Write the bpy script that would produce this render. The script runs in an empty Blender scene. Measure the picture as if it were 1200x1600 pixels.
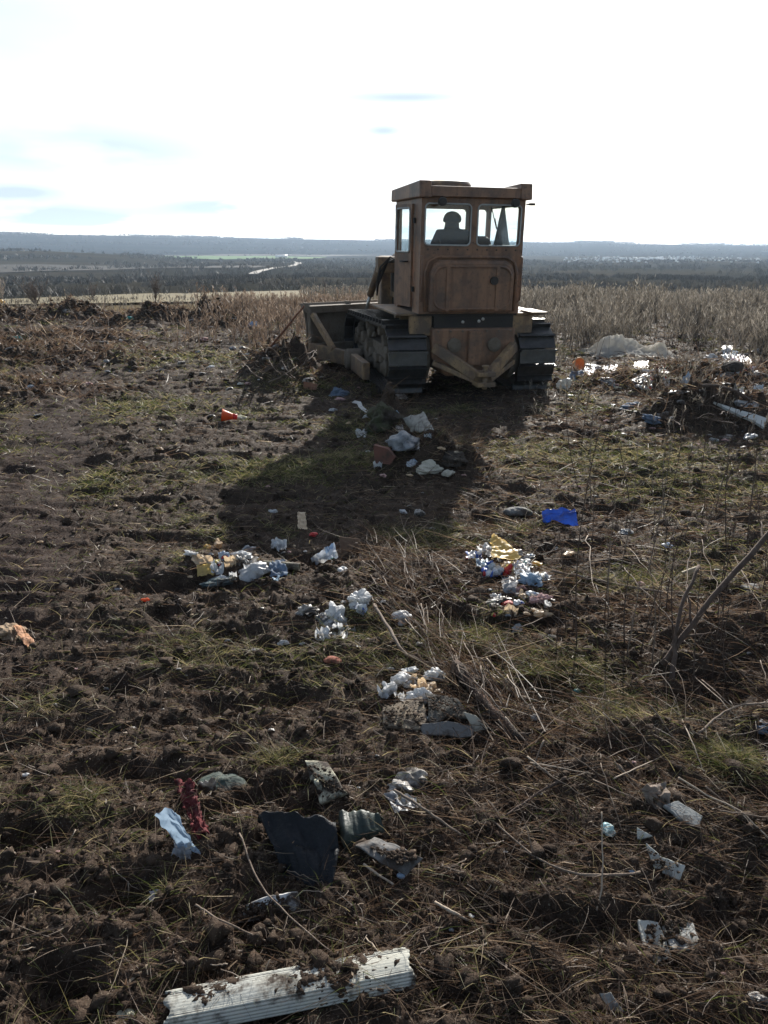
import bpy, bmesh, math, random
import numpy as np
from mathutils import Vector, Matrix, Euler
R = math.radians
random.seed(7); rng = np.random.default_rng(11)
scene = bpy.context.scene
col = scene.collection

# ---------------------------------------------------------------- camera
F_PX, PITCH, CAM_H = 1204.0, R(19.1), 2.05          # focal length in photo pixels (1200 x 1600)
cam_d = bpy.data.cameras.new('camera'); cam = bpy.data.objects.new('camera', cam_d); col.objects.link(cam)
cam_d.sensor_fit = 'VERTICAL'; cam_d.sensor_height = 24.0; cam_d.lens = 24.0 * F_PX / 1600.0
cam_d.clip_start = 0.05; cam_d.clip_end = 12000
cam.location = (0, 0, CAM_H); cam.rotation_euler = (R(90) - PITCH, 0, 0)
scene.camera = cam
scene.render.resolution_x = 768; scene.render.resolution_y = 1024

# ---------------------------------------------------------------- sky, sun, exposure
SUN_EL, SUN_AZ = R(25.0), R(14.5)                   # azimuth: clockwise from +Y (to the right)
world = bpy.data.worlds.new('World'); scene.world = world; world.use_nodes = True
def build_sky():
    nt = world.node_tree; N = nt.nodes; L = nt.links; N.clear()
    out = N.new('ShaderNodeOutputWorld'); bg = N.new('ShaderNodeBackground'); bg.inputs[1].default_value = 0.10
    sky = N.new('ShaderNodeTexSky'); sky.sky_type = 'NISHITA'; sky.sun_disc = False
    sky.sun_elevation = SUN_EL; sky.sun_rotation = SUN_AZ
    sky.air_density = 1.0; sky.dust_density = 0.6; sky.ozone_density = 1.0; sky.altitude = 150
    tc = N.new('ShaderNodeTexCoord'); sep = N.new('ShaderNodeSeparateXYZ'); L.new(tc.outputs['Generated'], sep.inputs[0])
    def M(op, a, b=None, c=None, clamp=False):
        n = N.new('ShaderNodeMath'); n.operation = op; n.use_clamp = clamp
        for i, v in enumerate((a, b, c)):
            if v is None: continue
            if isinstance(v, (int, float)): n.inputs[i].default_value = v
            else: L.new(v, n.inputs[i])
        return n.outputs[0]
    az = M('ARCTAN2', sep.outputs[0], sep.outputs[1]); el = M('ARCSINE', sep.outputs[2])
    # cloud deck seen in perspective: direction / (z + c)
    zz = M('ADD', M('MAXIMUM', sep.outputs[2], 0.0), 0.10)
    cv = N.new('ShaderNodeCombineXYZ'); L.new(M('DIVIDE', sep.outputs[0], zz), cv.inputs[0]); L.new(M('DIVIDE', sep.outputs[1], zz), cv.inputs[1])
    n1 = N.new('ShaderNodeTexNoise'); n1.inputs['Scale'].default_value = 0.55; n1.inputs['Detail'].default_value = 7; n1.inputs['Roughness'].default_value = .55
    L.new(cv.outputs[0], n1.inputs['Vector'])
    # thin bright overcast everywhere, opening a little away from the sun and low down
    dn = N.new('ShaderNodeVectorMath'); dn.operation = 'DOT_PRODUCT'; L.new(tc.outputs['Generated'], dn.inputs[0])
    dn.inputs[1].default_value = (math.sin(SUN_AZ)*math.cos(SUN_EL), math.cos(SUN_AZ)*math.cos(SUN_EL), math.sin(SUN_EL))
    near = M('MULTIPLY_ADD', dn.outputs['Value'], 2.2, -1.40, True)      # 0 far from the sun .. 1 near it
    cover = M('ADD', M('MULTIPLY_ADD', n1.outputs[0], 2.6, -1.05), near, None, True)
    cover = M('MAXIMUM', cover, 0.08)
    def blob(px, py, sx, sy, sc, th):
        dx, dz = (px-600)/F_PX, (800-py)/F_PX; vy = math.cos(PITCH)+dz*math.sin(PITCH); vz = -math.sin(PITCH)+dz*math.cos(PITCH)
        a = math.atan2(dx, vy); e = math.atan2(vz, math.hypot(dx, vy))
        q = M('ADD', M('POWER', M('DIVIDE', M('SUBTRACT', az, a), sx), 2.0), M('POWER', M('DIVIDE', M('SUBTRACT', el, e), sy), 2.0))
        g = M('EXPONENT', M('MULTIPLY', q, -1.0))
        n = N.new('ShaderNodeTexNoise'); n.inputs['Scale'].default_value = sc; n.inputs['Detail'].default_value = 6
        L.new(cs.outputs[0], n.inputs['Vector'])
        return M('MULTIPLY', g, M('MULTIPLY_ADD', n.outputs[0], 4.0, th, True))
    cs = N.new('ShaderNodeCombineXYZ'); L.new(az, cs.inputs[0]); L.new(M('MULTIPLY', el, 4.5), cs.inputs[1])
    b = [blob(635,152,.115,.0095,9,-.6), blob(600,204,.034,.0090,9,-.6), blob(350,322,.095,.015,8,-1.0), blob(25,300,.060,.009,8,-.7),
         blob(120,235,.2,.03,5,-1.2), blob(50,330,.14,.012,9,-1.0), blob(140,346,.09,.007,9,-1.0)]
    tot = b[0]
    for q in b[1:]: tot = M('ADD', tot, q, None, True)
    cover = M('MULTIPLY', cover, M('SUBTRACT', 1.0, M('MULTIPLY', tot, .75)))
    gl = M('POWER', M('MAXIMUM', dn.outputs['Value'], 0.0), 26.0)
    fwd = N.new('ShaderNodeMapRange'); fwd.interpolation_type = 'SMOOTHSTEP'; L.new(dn.outputs['Value'], fwd.inputs[0]); fwd.inputs[1].default_value = -.25; fwd.inputs[2].default_value = .93; fwd.inputs[3].default_value = 1.2; fwd.inputs[4].default_value = 6.1
    cb = M('MULTIPLY_ADD', gl, 8.0, fwd.outputs[0])              # thin cloud scatters light forward: brightest towards the sun
    cc = N.new('ShaderNodeVectorMath'); cc.operation = 'SCALE'; cc.inputs[0].default_value = (.98, 1.0, 1.02); L.new(cb, cc.inputs['Scale'])
    # clear gaps: the blue sky itself plus thin veil
    mix = N.new('ShaderNodeMix'); mix.data_type = 'RGBA'; L.new(cover, mix.inputs[0]); L.new(sky.outputs[0], mix.inputs[6]); L.new(cc.outputs[0], mix.inputs[7])
    mix2 = N.new('ShaderNodeMix'); mix2.data_type = 'RGBA'; L.new(tot, mix2.inputs[0]); L.new(mix.outputs[2], mix2.inputs[6]); mix2.inputs[7].default_value = (3.7,4.35,4.8,1)
    L.new(mix2.outputs[2], bg.inputs[0]); L.new(bg.outputs[0], out.inputs[0])
build_sky()
sun_d = bpy.data.lights.new('sun', 'SUN'); sun_d.energy = 5.0; sun_d.angle = R(0.55); sun_d.color = (1.0, .95, .87)
sun = bpy.data.objects.new('sun', sun_d); col.objects.link(sun)
sun.rotation_euler = Vector((math.sin(SUN_AZ)*math.cos(SUN_EL), math.cos(SUN_AZ)*math.cos(SUN_EL), math.sin(SUN_EL))).to_track_quat('Z', 'Y').to_euler()
vs = scene.view_settings; vs.view_transform = 'Standard'; vs.look = 'None'; vs.gamma = 1; vs.exposure = 0.88; vs.use_curve_mapping = False
scene.render.engine = 'CYCLES'
scene.cycles.max_bounces = 8; scene.cycles.transparent_max_bounces = 16; scene.cycles.volume_bounces = 0

# ---------------------------------------------------------------- noise
_p = rng.permutation(1024); _p = np.concatenate([_p, _p])
_ga = rng.random(1024) * 2 * np.pi; _gx, _gy = np.cos(_ga), np.sin(_ga)
def pn(x, y, s=0):
    x = np.asarray(x, float) + s*17.31; y = np.asarray(y, float) - s*9.77
    xi = np.floor(x).astype(np.int64); yi = np.floor(y).astype(np.int64); xf = x-xi; yf = y-yi
    u = xf*xf*xf*(xf*(xf*6-15)+10); v = yf*yf*yf*(yf*(yf*6-15)+10)
    def g(a, b, dx, dy):
        h = _p[(_p[a & 1023] + b) & 1023]; return _gx[h]*dx + _gy[h]*dy
    a0 = g(xi, yi, xf, yf); a1 = g(xi+1, yi, xf-1, yf); b0 = g(xi, yi+1, xf, yf-1); b1 = g(xi+1, yi+1, xf-1, yf-1)
    a = a0+(a1-a0)*u; b = b0+(b1-b0)*u
    return (a+(b-a)*v)*1.5
def n3(P, sc, s=0):      # cheap 3D noise from planes
    x, y, z = P[:,0]/sc, P[:,1]/sc, P[:,2]/sc
    return (pn(x+.7*z, y-.4*z, s)+pn(y+.6*x, z+.3*x, s+1)+pn(z-.5*y, x+.8*y, s+2))*.6
def sstep(a, b, x): t = np.clip((x-a)/(b-a), 0, 1); return t*t*(3-2*t)

# ---------------------------------------------------------------- ground shape
def flat_at(px, py, z=0.0):
    dx, dz = (px-600)/F_PX, -(py-800)/F_PX
    vy = math.cos(PITCH)+dz*math.sin(PITCH); vz = -math.sin(PITCH)+dz*math.cos(PITCH)
    t = (CAM_H - z)/max(-vz, 1e-4)
    return dx*t, vy*t
HEAPS = []       # x, y, rx, ry, h, roughness
def heap(px, py, rx, ry, h, rough=.5):
    x, y = flat_at(px, py); HEAPS.append((x, y, rx, ry, h, rough))
heap(640,735,.75,.45,.16,.8); heap(600,668,.30,.35,.34,.8); heap(700,738,.28,.25,.22,.6); heap(650,690,.5,.4,.20,.8)
heap(1110,655,.85,.55,.36,.8); heap(1170,600,1.6,1.3,.16,.6); heap(1000,600,1.8,.6,.10,.7)
heap(445,590,.6,.8,.46,.8); heap(415,560,.5,.6,.20,.8)
heap(115,497,1.3,.8,.38,.8); heap(245,500,1.1,.7,.34,.8); heap(330,500,.7,.6,.36,.8); heap(0,503,1.4,.9,.28,.8); heap(375,505,1.2,.6,.16,.8); heap(180,505,.9,.5,.14,.8)
heap(40,560,2.4,1.3,.22,.9); heap(100,530,1.8,1.0,.16,.9); heap(20,610,1.5,.8,.14,.9); heap(520,600,.5,.4,.10,.8)
heap(710,1070,.30,.45,.05,.7); heap(1130,1000,.6,.35,.10,.6); heap(1080,1180,.5,.3,.09,.7); heap(345,880,.4,.2,.05,.8); heap(800,895,.25,.2,.05,.8)
LANE = [flat_at(*p) for p in ((0,900),(45,760),(85,660),(125,570),(150,500))]
def lane_w(x, y):
    lx = np.interp(y, [p[1] for p in LANE], [p[0] for p in LANE]); return np.exp(-((x-lx)/.55)**4)*sstep(30, 20, y)
ZD = [(0,0),(24,0),(27,-.05),(34,-.45),(60,-1.7),(120,-3.9),(250,-6.6),(500,-8.6),(800,-9.6),(1000,-9.4)]
def broad(x, y):
    r = np.hypot(x, y); az = np.degrees(np.arctan2(x, np.maximum(y, .01)))
    z = np.interp(r, [a for a, b in ZD], [b for a, b in ZD])
    crest = np.interp(az, [-60,-26,0,12,15,17,26,60], [.72,.70,.30,.16,.20,.07,-.03,-.03])
    crest = crest + .035*pn(az/3.0, 0*az, 3) + .012*pn(az/.8, 0*az, 5)
    zc = CAM_H + 1700*np.tan(np.radians(crest))
    t = sstep(900, 1700, r); z = z*(1-t) + zc*t
    z = z - sstep(1800, 4200, r)*60
    z = z + sstep(35, 90, r)*sstep(1700,900,r)*(.9*pn(x/70, y/110, 8) + .25*pn(x/20, y/30, 9))
    # left shoulder of rising pasture
    z = z + 7.0*np.exp(-((x+235)/95)**2-((y-520)/110)**2)
    return z
def rough_z(x, y):
    r = np.hypot(x, y); f = sstep(60, 24, r)
    ln = lane_w(x, y)
    amp = (1-.75*ln)*(.75+.45*pn(x/3.1, y/2.3, 21))
    big = .055*pn(x/2.4, y/1.7, 1) + .03*pn(x/.9, y/.6, 2)
    dr = sstep(-.5, -2.5, x+.2*y*0)                       # dragged, streaky on the left
    k = 1+1.2*dr
    wx = x+.03*pn(x/.11, y/.11, 14); wy = y+.03*pn(x/.11, y/.11, 15)
    mid = .050*np.abs(pn(wx/(.38*k), wy/.22, 3)) + .042*(np.abs(pn(wx/(.14*k), wy/.09, 4))-.2)
    fine = .020*(np.abs(pn(wx/(.062), wy/.050, 5))-.2) + .0085*pn(x/.026, y/.024, 6)
    pits = -.085*sstep(.22, .60, pn(wx/.42, wy/.26, 31)) - .045*sstep(.2, .6, pn(wx/.19, wy/.13, 32))
    z = big + amp*1.3*(mid+fine+pits) - .035
    z = z + ln*(.024*np.clip(np.sin(2*np.pi*(y+.15*x)/.21), -.2, 1)*(.5+1.4*pn(x/.5, y/.8, 77)) - .035)
    for (hx, hy, rx, ry, h, ro) in HEAPS:
        q = ((x-hx)/rx)**2+((y-hy)/ry)**2
        m = np.exp(-q*1.1)
        z = z + h*m*(1+ro*.9*pn(x/.35, y/.3, 12)+ro*.6*(np.abs(pn(x/.15, y/.13, 13))*2-.4))
    return z*f
def G(x, y):
    x = np.asarray(x, float); y = np.asarray(y, float)
    return broad(x, y) + rough_z(x, y)
def at(px, py, h=0.0):
    dx, dz = (px-600)/F_PX, -(py-800)/F_PX
    d = np.array([dx, math.cos(PITCH)+dz*math.sin(PITCH), -math.sin(PITCH)+dz*math.cos(PITCH)])
    t = 1.5*(70/1.5)**(np.arange(500)/499)
    for _ in range(2):                      # first crossing of the line of sight with the ground (lifted by h)
        P = d[None]*t[:, None]; below = (CAM_H+P[:,2]) < G(P[:,0], P[:,1])+h
        k = int(np.argmax(below)) if below.any() else 499
        t = np.linspace(t[max(k-1,0)], t[k], 24)
    x, y, z = d*t[-1]
    return Vector((x, y, CAM_H+z))
def dist(p): return math.sqrt(p[0]**2+p[1]**2+(CAM_H-p[2])**2)
def scale_at(p):            # metres per photo pixel at a point
    return (p[1]*math.cos(PITCH)+(CAM_H-p[2])*math.sin(PITCH))/F_PX
GRASS = []
for g in ((120,750,.5,.4,1),(205,632,.9,.6,.9),(95,640,.8,.5,.5),(450,735,.9,.4,.9),(980,720,1.2,.7,.7),(1130,1208,.14,.10,1),(880,1050,.28,.2,.8),(820,700,1.1,.5,.5),
          (130,1262,.10,.07,.7),(470,605,.9,.5,.7),(1080,760,.9,.5,.6),(620,640,.5,.5,.8),(1000,640,1.2,.5,.5),(740,985,.25,.25,.7),(560,980,.2,.2,.5),
          (250,1388,.05,.04,1),(440,1180,.10,.05,.7),(960,1085,.12,.06,.8),(300,560,2.2,1.2,.5),(60,545,2.0,.9,.5),(960,600,1.2,.5,.7),(1010,1130,.3,.15,.4),(70,1100,.15,.08,.5),(330,735,.6,.3,.4),(1150,870,.5,.4,.4)):
    x, y = flat_at(g[0], g[1]); GRASS.append((x, y)+g[2:])
def veg(x, y):
    v = .55*sstep(.25, .75, pn(x/1.3, y/.9, 41)+.45*pn(x/.3, y/.22, 42))*(.25+.75*sstep(2.5, 6, y))
    for (gx, gy, rx, ry, w) in GRASS:
        v = np.maximum(v, w*np.exp(-((x-gx)/rx)**2-((y-gy)/ry)**2)*(.75+.5*pn(x/.2, y/.15, 43)))
    return np.clip(v*(1-.85*lane_w(x, y)), 0, 1)

# ---------------------------------------------------------------- mesh and object helpers
def tag(o, label=None, cat=None, group=None, kind=None):
    if label: o['label'] = label
    if cat: o['category'] = cat
    if group: o['group'] = group
    if kind: o['kind'] = kind
    return o
def link(name, me, mat=None, parent=None, loc=None, smooth=False):
    o = bpy.data.objects.new(name, me); col.objects.link(o)
    if mat is not None and me is not None and not me.materials: me.materials.append(mat)
    if parent is not None: o.parent = parent
    if loc is not None: o.location = loc
    if smooth and me is not None: me.polygons.foreach_set('use_smooth', np.ones(len(me.polygons), bool))
    return o
def empty(name, loc=(0,0,0), rot=(0,0,0)):
    o = bpy.data.objects.new(name, None); col.objects.link(o); o.location = loc; o.rotation_euler = rot; o.empty_display_size = .2
    return o
def np_mesh(name, V, Fq, attrs=None, smooth=False):
    V = np.asarray(V, np.float32); Fq = np.asarray(Fq, np.int32); k = Fq.shape[1]
    me = bpy.data.meshes.new(name); me.vertices.add(len(V)); me.vertices.foreach_set('co', V.ravel())
    me.loops.add(Fq.size); me.loops.foreach_set('vertex_index', Fq.ravel())
    me.polygons.add(len(Fq)); me.polygons.foreach_set('loop_start', np.arange(0, Fq.size, k, dtype=np.int32))
    me.polygons.foreach_set('loop_total', np.full(len(Fq), k, np.int32))
    if smooth: me.polygons.foreach_set('use_smooth', np.ones(len(Fq), bool))
    for a, val in (attrs or {}).items():
        at_ = me.attributes.new(a, 'FLOAT', 'POINT'); at_.data.foreach_set('value', np.asarray(val, np.float32))
    me.update(calc_edges=True); return me
class MB:
    def __init__(s): s.v = []; s.f = []
    def add(s, vs, fs):
        b = len(s.v); s.v += [tuple(v) for v in vs]; s.f += [tuple(i+b for i in f) for f in fs]; return s
    def box(s, c, d, rot=None):
        hx, hy, hz = d[0]/2, d[1]/2, d[2]/2
        vs = [Vector((x, y, z)) for x in (-hx, hx) for y in (-hy, hy) for z in (-hz, hz)]
        if rot: m = Euler(rot).to_matrix(); vs = [m @ v for v in vs]
        return s.add([v+Vector(c) for v in vs], [(0,1,3,2),(4,6,7,5),(0,4,5,1),(2,3,7,6),(0,2,6,4),(1,5,7,3)])
    def bb(s, x0, x1, y0, y1, z0, z1): return s.box(((x0+x1)/2,(y0+y1)/2,(z0+z1)/2), (x1-x0,y1-y0,z1-z0))
    def beam(s, a, b, w, h, up=(0,0,1)):
        a, b = Vector(a), Vector(b); t = (b-a).normalized(); sd = t.cross(Vector(up)).normalized(); u = sd.cross(t)
        vs = [p+sd*i*w/2+u*j*h/2 for p in (a, b) for i in (-1, 1) for j in (-1, 1)]
        return s.add(vs, [(0,1,3,2),(4,6,7,5),(0,4,5,1),(2,3,7,6),(0,2,6,4),(1,5,7,3)])
    def prism(s, poly, axis, a, b):       # poly in the two other axes (order kept), extruded along axis
        n = len(poly); vs = []
        for t in (a, b):
            for p, q in poly: vs.append({'x':(t,p,q),'y':(p,t,q),'z':(p,q,t)}[axis])
        return s.add(vs, [tuple(range(n))[::-1], tuple(range(n, 2*n))]+[(i,(i+1)%n,n+(i+1)%n,n+i) for i in range(n)])
    def tube(s, pts, rad, n=8, cap=True):
        pts = [Vector(p) for p in pts]; rad = rad if isinstance(rad, (list, tuple)) else [rad]*len(pts)
        b = len(s.v); prev = None
        for i, p in enumerate(pts):
            t = (pts[min(i+1, len(pts)-1)]-pts[max(i-1, 0)])
            t = t.normalized() if t.length > 1e-9 else Vector((0,0,1))
            if prev is None:
                u = t.orthogonal().normalized()
            else:
                u = (prev - t*prev.dot(t)); u = u.normalized() if u.length > 1e-6 else t.orthogonal().normalized()
            prev = u; w = t.cross(u)
            for k in range(n):
                a = 2*math.pi*k/n; s.v.append(tuple(p+(u*math.cos(a)+w*math.sin(a))*rad[i]))
        for i in range(len(pts)-1):
            for k in range(n):
                s.f.append((b+i*n+k, b+i*n+(k+1)%n, b+(i+1)*n+(k+1)%n, b+(i+1)*n+k))
        if cap:
            s.f.append(tuple(b+k for k in range(n))[::-1]); s.f.append(tuple(b+(len(pts)-1)*n+k for k in range(n)))
        return s
    def lathe(s, prof, c, axis='z', n=32):     # prof: (radius, along)
        b = len(s.v)
        for r, h in prof:
            for k in range(n):
                a = 2*math.pi*k/n; p, q = r*math.cos(a), r*math.sin(a)
                o = {'z':(p,q,h),'x':(h,p,q),'y':(q,h,p)}[axis]; s.v.append((c[0]+o[0],c[1]+o[1],c[2]+o[2]))
        m = len(prof)
        for i in range(m-1):
            for k in range(n): s.f.append((b+i*n+k,b+i*n+(k+1)%n,b+(i+1)*n+(k+1)%n,b+(i+1)*n+k))
        if prof[0][0] > 1e-6: s.f.append(tuple(b+k for k in range(n))[::-1])
        if prof[-1][0] > 1e-6: s.f.append(tuple(b+(m-1)*n+k for k in range(n)))
        return s
    def holed(s, x0, x1, z0, z1, h, r, y0, y1, n=6, axis='y'):   # wall cell with one rounded opening h=(hx0,hx1,hz0,hz1)
        hx0, hx1, hz0, hz1 = h; inner = []
        for (cx, cz, a0) in ((hx1-r,hz1-r,0),(hx0+r,hz1-r,90),(hx0+r,hz0+r,180),(hx1-r,hz0+r,270)):
            for k in range(n+1): a = R(a0+90*k/n); inner.append((cx+r*math.cos(a), cz+r*math.sin(a)))
        outer = []
        m = n+1
        cor = [(x1,z1),(x0,z1),(x0,z0),(x1,z0)]
        for q in range(4):
            for k in range(m):
                X, Z = cor[q]; ix, iz = inner[q*m+k]; t = k/n
                if q == 0: p = (x1, iz+(z1-iz)*min(1,2*t)) if t < .5 else (x1+(ix-x1)*(2*t-1), z1)
                if q == 1: p = (ix+(x0-ix)*min(1,2*t), z1) if t < .5 else (x0, z1+(iz-z1)*(2*t-1))
                if q == 2: p = (x0, iz+(z0-iz)*min(1,2*t)) if t < .5 else (x0+(ix-x0)*(2*t-1), z0)
                if q == 3: p = (ix+(x1-ix)*min(1,2*t), z0) if t < .5 else (x1, z0+(iz-z0)*(2*t-1))
                outer.append(p)
        N = 4*m; mk = (lambda p, y: (p[0], y, p[1])) if axis == 'y' else (lambda p, y: (y, p[0], p[1]))
        vs = [mk(p, y0) for p in outer]+[mk(p, y0) for p in inner]+[mk(p, y1) for p in outer]+[mk(p, y1) for p in inner]
        fs = []
        for i in range(N):
            j = (i+1) % N
            fs += [(i,j,N+j,N+i),(2*N+i,3*N+i,3*N+j,2*N+j),(N+i,N+j,3*N+j,3*N+i),(i,2*N+i,2*N+j,j)]
        return s.add(vs, fs)
    def mesh(s, name):
        me = bpy.data.meshes.new(name); me.from_pydata(s.v, [], s.f); me.update()
        bm = bmesh.new(); bm.from_mesh(me); bmesh.ops.recalc_face_normals(bm, faces=bm.faces); bm.to_mesh(me); bm.free()
        return me
    def build(s, name, mat, parent=None, bevel=0, smooth=False, loc=None):
        o = link(name, s.mesh(name), mat, parent, loc, smooth)
        if bevel:
            m = o.modifiers.new('bevel', 'BEVEL'); m.width = bevel; m.segments = 2; m.limit_method = 'ANGLE'; m.angle_limit = R(40)
        return o

# ---------------------------------------------------------------- materials
_mats = {}
def newmat(name):
    m = bpy.data.materials.new(name); m.use_nodes = True; nt = m.node_tree; nt.nodes.clear()
    return m, nt, nt.nodes, nt.links
def noise(N, L, sc, det=5, vec=None, rough=.55):
    n = N.new('ShaderNodeTexNoise'); n.inputs['Scale'].default_value = sc; n.inputs['Detail'].default_value = det; n.inputs['Roughness'].default_value = rough
    if vec is not None: L.new(vec, n.inputs['Vector'])
    return n.outputs[0]
def ramp(N, L, fac, stops):
    r = N.new('ShaderNodeValToRGB'); e = r.color_ramp.elements
    while len(e) < len(stops): e.new(.5)
    for i, (p, c) in enumerate(stops): e[i].position = p; e[i].color = (c if len(c) == 4 else (*c, 1)) if isinstance(c, tuple) else (c, c, c, 1)
    if fac is not None: L.new(fac, r.inputs[0])
    return r.outputs[0]
def mixc(N, L, f, a, b):
    m = N.new('ShaderNodeMix'); m.data_type = 'RGBA'
    for v, i in ((f,0),(a,6),(b,7)):
        if isinstance(v, tuple): m.inputs[i].default_value = (*v, 1) if len(v) == 3 else v
        elif isinstance(v, (int, float)): m.inputs[i].default_value = v
        else: L.new(v, m.inputs[i])
    return m.outputs[2]
def bump(N, L, h, st, d):
    b = N.new('ShaderNodeBump'); b.inputs['Strength'].default_value = st; b.inputs['Distance'].default_value = d; L.new(h, b.inputs['Height']); return b.outputs[0]
DIRT = (.045, .033, .025)
def surf(name, c, c2=None, rough=.7, dirt=.4, sc=8, spec=.4, metal=0, bst=.35, bd=.01, transl=0, dsc=None, dcol=DIRT, streak=None):
    """painted / plastic / cloth / stone surface with colour variation, clinging dirt and relief"""
    if name in _mats: return _mats[name]
    m, nt, N, L = newmat(name)
    tc = N.new('ShaderNodeTexCoord'); vec = tc.outputs['Object']
    a = noise(N, L, sc, 6, vec); b = noise(N, L, dsc or sc*.6, 8, vec, .65); f = noise(N, L, sc*6, 4, vec)
    c2 = c2 or tuple(x*.7 for x in c)
    base = mixc(N, L, ramp(N, L, a, [(.35, 0.0), (.65, 1.0)]), c, c2)
    dm = ramp(N, L, b, [(max(0, .72-.55*dirt), 0.0), (min(1, .72-.55*dirt+.14), 1.0)])
    if dirt > 0: base = mixc(N, L, dm, base, dcol)
    if streak:       # rust and dirt that has run down the sheet metal, chips down to bare rust
        mp = N.new('ShaderNodeMapping'); L.new(vec, mp.inputs[0]); mp.inputs['Scale'].default_value = (1,1,.10)
        base = mixc(N, L, ramp(N, L, noise(N, L, 15, 5, mp.outputs[0], .6), [(.50,0.0),(.66,.75)]), base, streak)
        base = mixc(N, L, ramp(N, L, noise(N, L, 24, 6, vec, .7), [(.60,0.0),(.64,.85)]), base, tuple(q*.55 for q in streak))
    bs = N.new('ShaderNodeBsdfPrincipled'); L.new(base, bs.inputs['Base Color']); bs.inputs['Roughness'].default_value = rough
    bs.inputs['Specular IOR Level'].default_value = spec; bs.inputs['Metallic'].default_value = metal
    L.new(bump(N, L, f, bst, bd), bs.inputs['Normal'])
    out = N.new('ShaderNodeOutputMaterial'); sh = bs.outputs[0]
    if transl:
        t = N.new('ShaderNodeBsdfTranslucent'); L.new(base, t.inputs[0]); mx = N.new('ShaderNodeMixShader'); mx.inputs[0].default_value = transl
        L.new(sh, mx.inputs[1]); L.new(t.outputs[0], mx.inputs[2]); sh = mx.outputs[0]
    L.new(sh, out.inputs[0]); _mats[name] = m; return m
def strand_mat(name, stops, transl=.45, rough=.55):
    m, nt, N, L = newmat(name)
    a = N.new('ShaderNodeAttribute'); a.attribute_name = 'rnd'
    c = ramp(N, L, a.outputs['Fac'], stops)
    bs = N.new('ShaderNodeBsdfPrincipled'); L.new(c, bs.inputs['Base Color']); bs.inputs['Roughness'].default_value = rough; bs.inputs['Specular IOR Level'].default_value = .35
    t = N.new('ShaderNodeBsdfTranslucent'); L.new(c, t.inputs[0]); mx = N.new('ShaderNodeMixShader'); mx.inputs[0].default_value = transl
    L.new(bs.outputs[0], mx.inputs[1]); L.new(t.outputs[0], mx.inputs[2])
    out = N.new('ShaderNodeOutputMaterial'); L.new(mx.outputs[0], out.inputs[0]); return m
def ground_mat():
    m, nt, N, L = newmat('soil')
    geo = N.new('ShaderNodeNewGeometry'); vec = geo.outputs['Position']
    v = N.new('ShaderNodeAttribute'); v.attribute_name = 'veg'; ln = N.new('ShaderNodeAttribute'); ln.attribute_name = 'lane'
    a = noise(N, L, 1.3, 6, vec); b = noise(N, L, 16, 8, vec, .65); c = noise(N, L, 70, 5, vec, .6)
    soil = mixc(N, L, ramp(N, L, b, [(.3,0.0),(.68,1.0)]), (.011,.008,.006), (.066,.045,.032))
    soil = mixc(N, L, ramp(N, L, a, [(.4,0.0),(.7,.55)]), soil, (.072,.050,.036))
    soil = mixc(N, L, ln.outputs['Fac'], soil, (.036,.023,.018))
    gr = mixc(N, L, ramp(N, L, c, [(.4,0.0),(.62,1.0)]), (.030,.034,.014), (.080,.064,.036))
    mk = N.new('ShaderNodeMath'); mk.operation = 'MULTIPLY'; L.new(v.outputs['Fac'], mk.inputs[0]); L.new(ramp(N, L, b, [(.38,.15),(.6,.85)]), mk.inputs[1])
    base = mixc(N, L, mk.outputs[0], soil, gr)
    # pale straw and stone flecks
    fl = ramp(N, L, noise(N, L, 120, 2, vec), [(.63,0.0),(.70,.8)])
    base = mixc(N, L, fl, base, (.20,.165,.12))
    bs = N.new('ShaderNodeBsdfPrincipled'); L.new(base, bs.inputs['Base Color']); bs.inputs['Roughness'].default_value = .85; bs.inputs['Specular IOR Level'].default_value = .10
    h = N.new('ShaderNodeMath'); h.operation = 'MULTIPLY_ADD'; L.new(c, h.inputs[0]); h.inputs[1].default_value = .5; L.new(b, h.inputs[2])
    L.new(bump(N, L, h.outputs[0], .8, .02), bs.inputs['Normal'])
    out = N.new('ShaderNodeOutputMaterial'); L.new(bs.outputs[0], out.inputs[0]); return m
M_SOIL = ground_mat()

# ---------------------------------------------------------------- ground sheets
def polar(r0, r1, nr, a0, a1, na, cx=0.0, cy=-1.2):
    rr = r0*(r1/r0)**(np.arange(nr)/(nr-1)); aa = np.radians(np.linspace(a0, a1, na))
    A, RR = np.meshgrid(aa, rr); X = cx+RR*np.sin(A); Y = cy+RR*np.cos(A)
    idx = np.arange(nr*na).reshape(nr, na)
    Fq = np.stack([idx[:-1,:-1], idx[:-1,1:], idx[1:,1:], idx[1:,:-1]], -1).reshape(-1, 4)
    return X.ravel(), Y.ravel(), Fq
X, Y, Fq = polar(2.1, 31, 610, -37, 37, 760)
g = link('ground', np_mesh('ground', np.stack([X, Y, G(X, Y)], 1), Fq, {'veg': veg(X, Y), 'lane': lane_w(X, Y)}, True), M_SOIL); tag(g, kind='structure')

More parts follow.
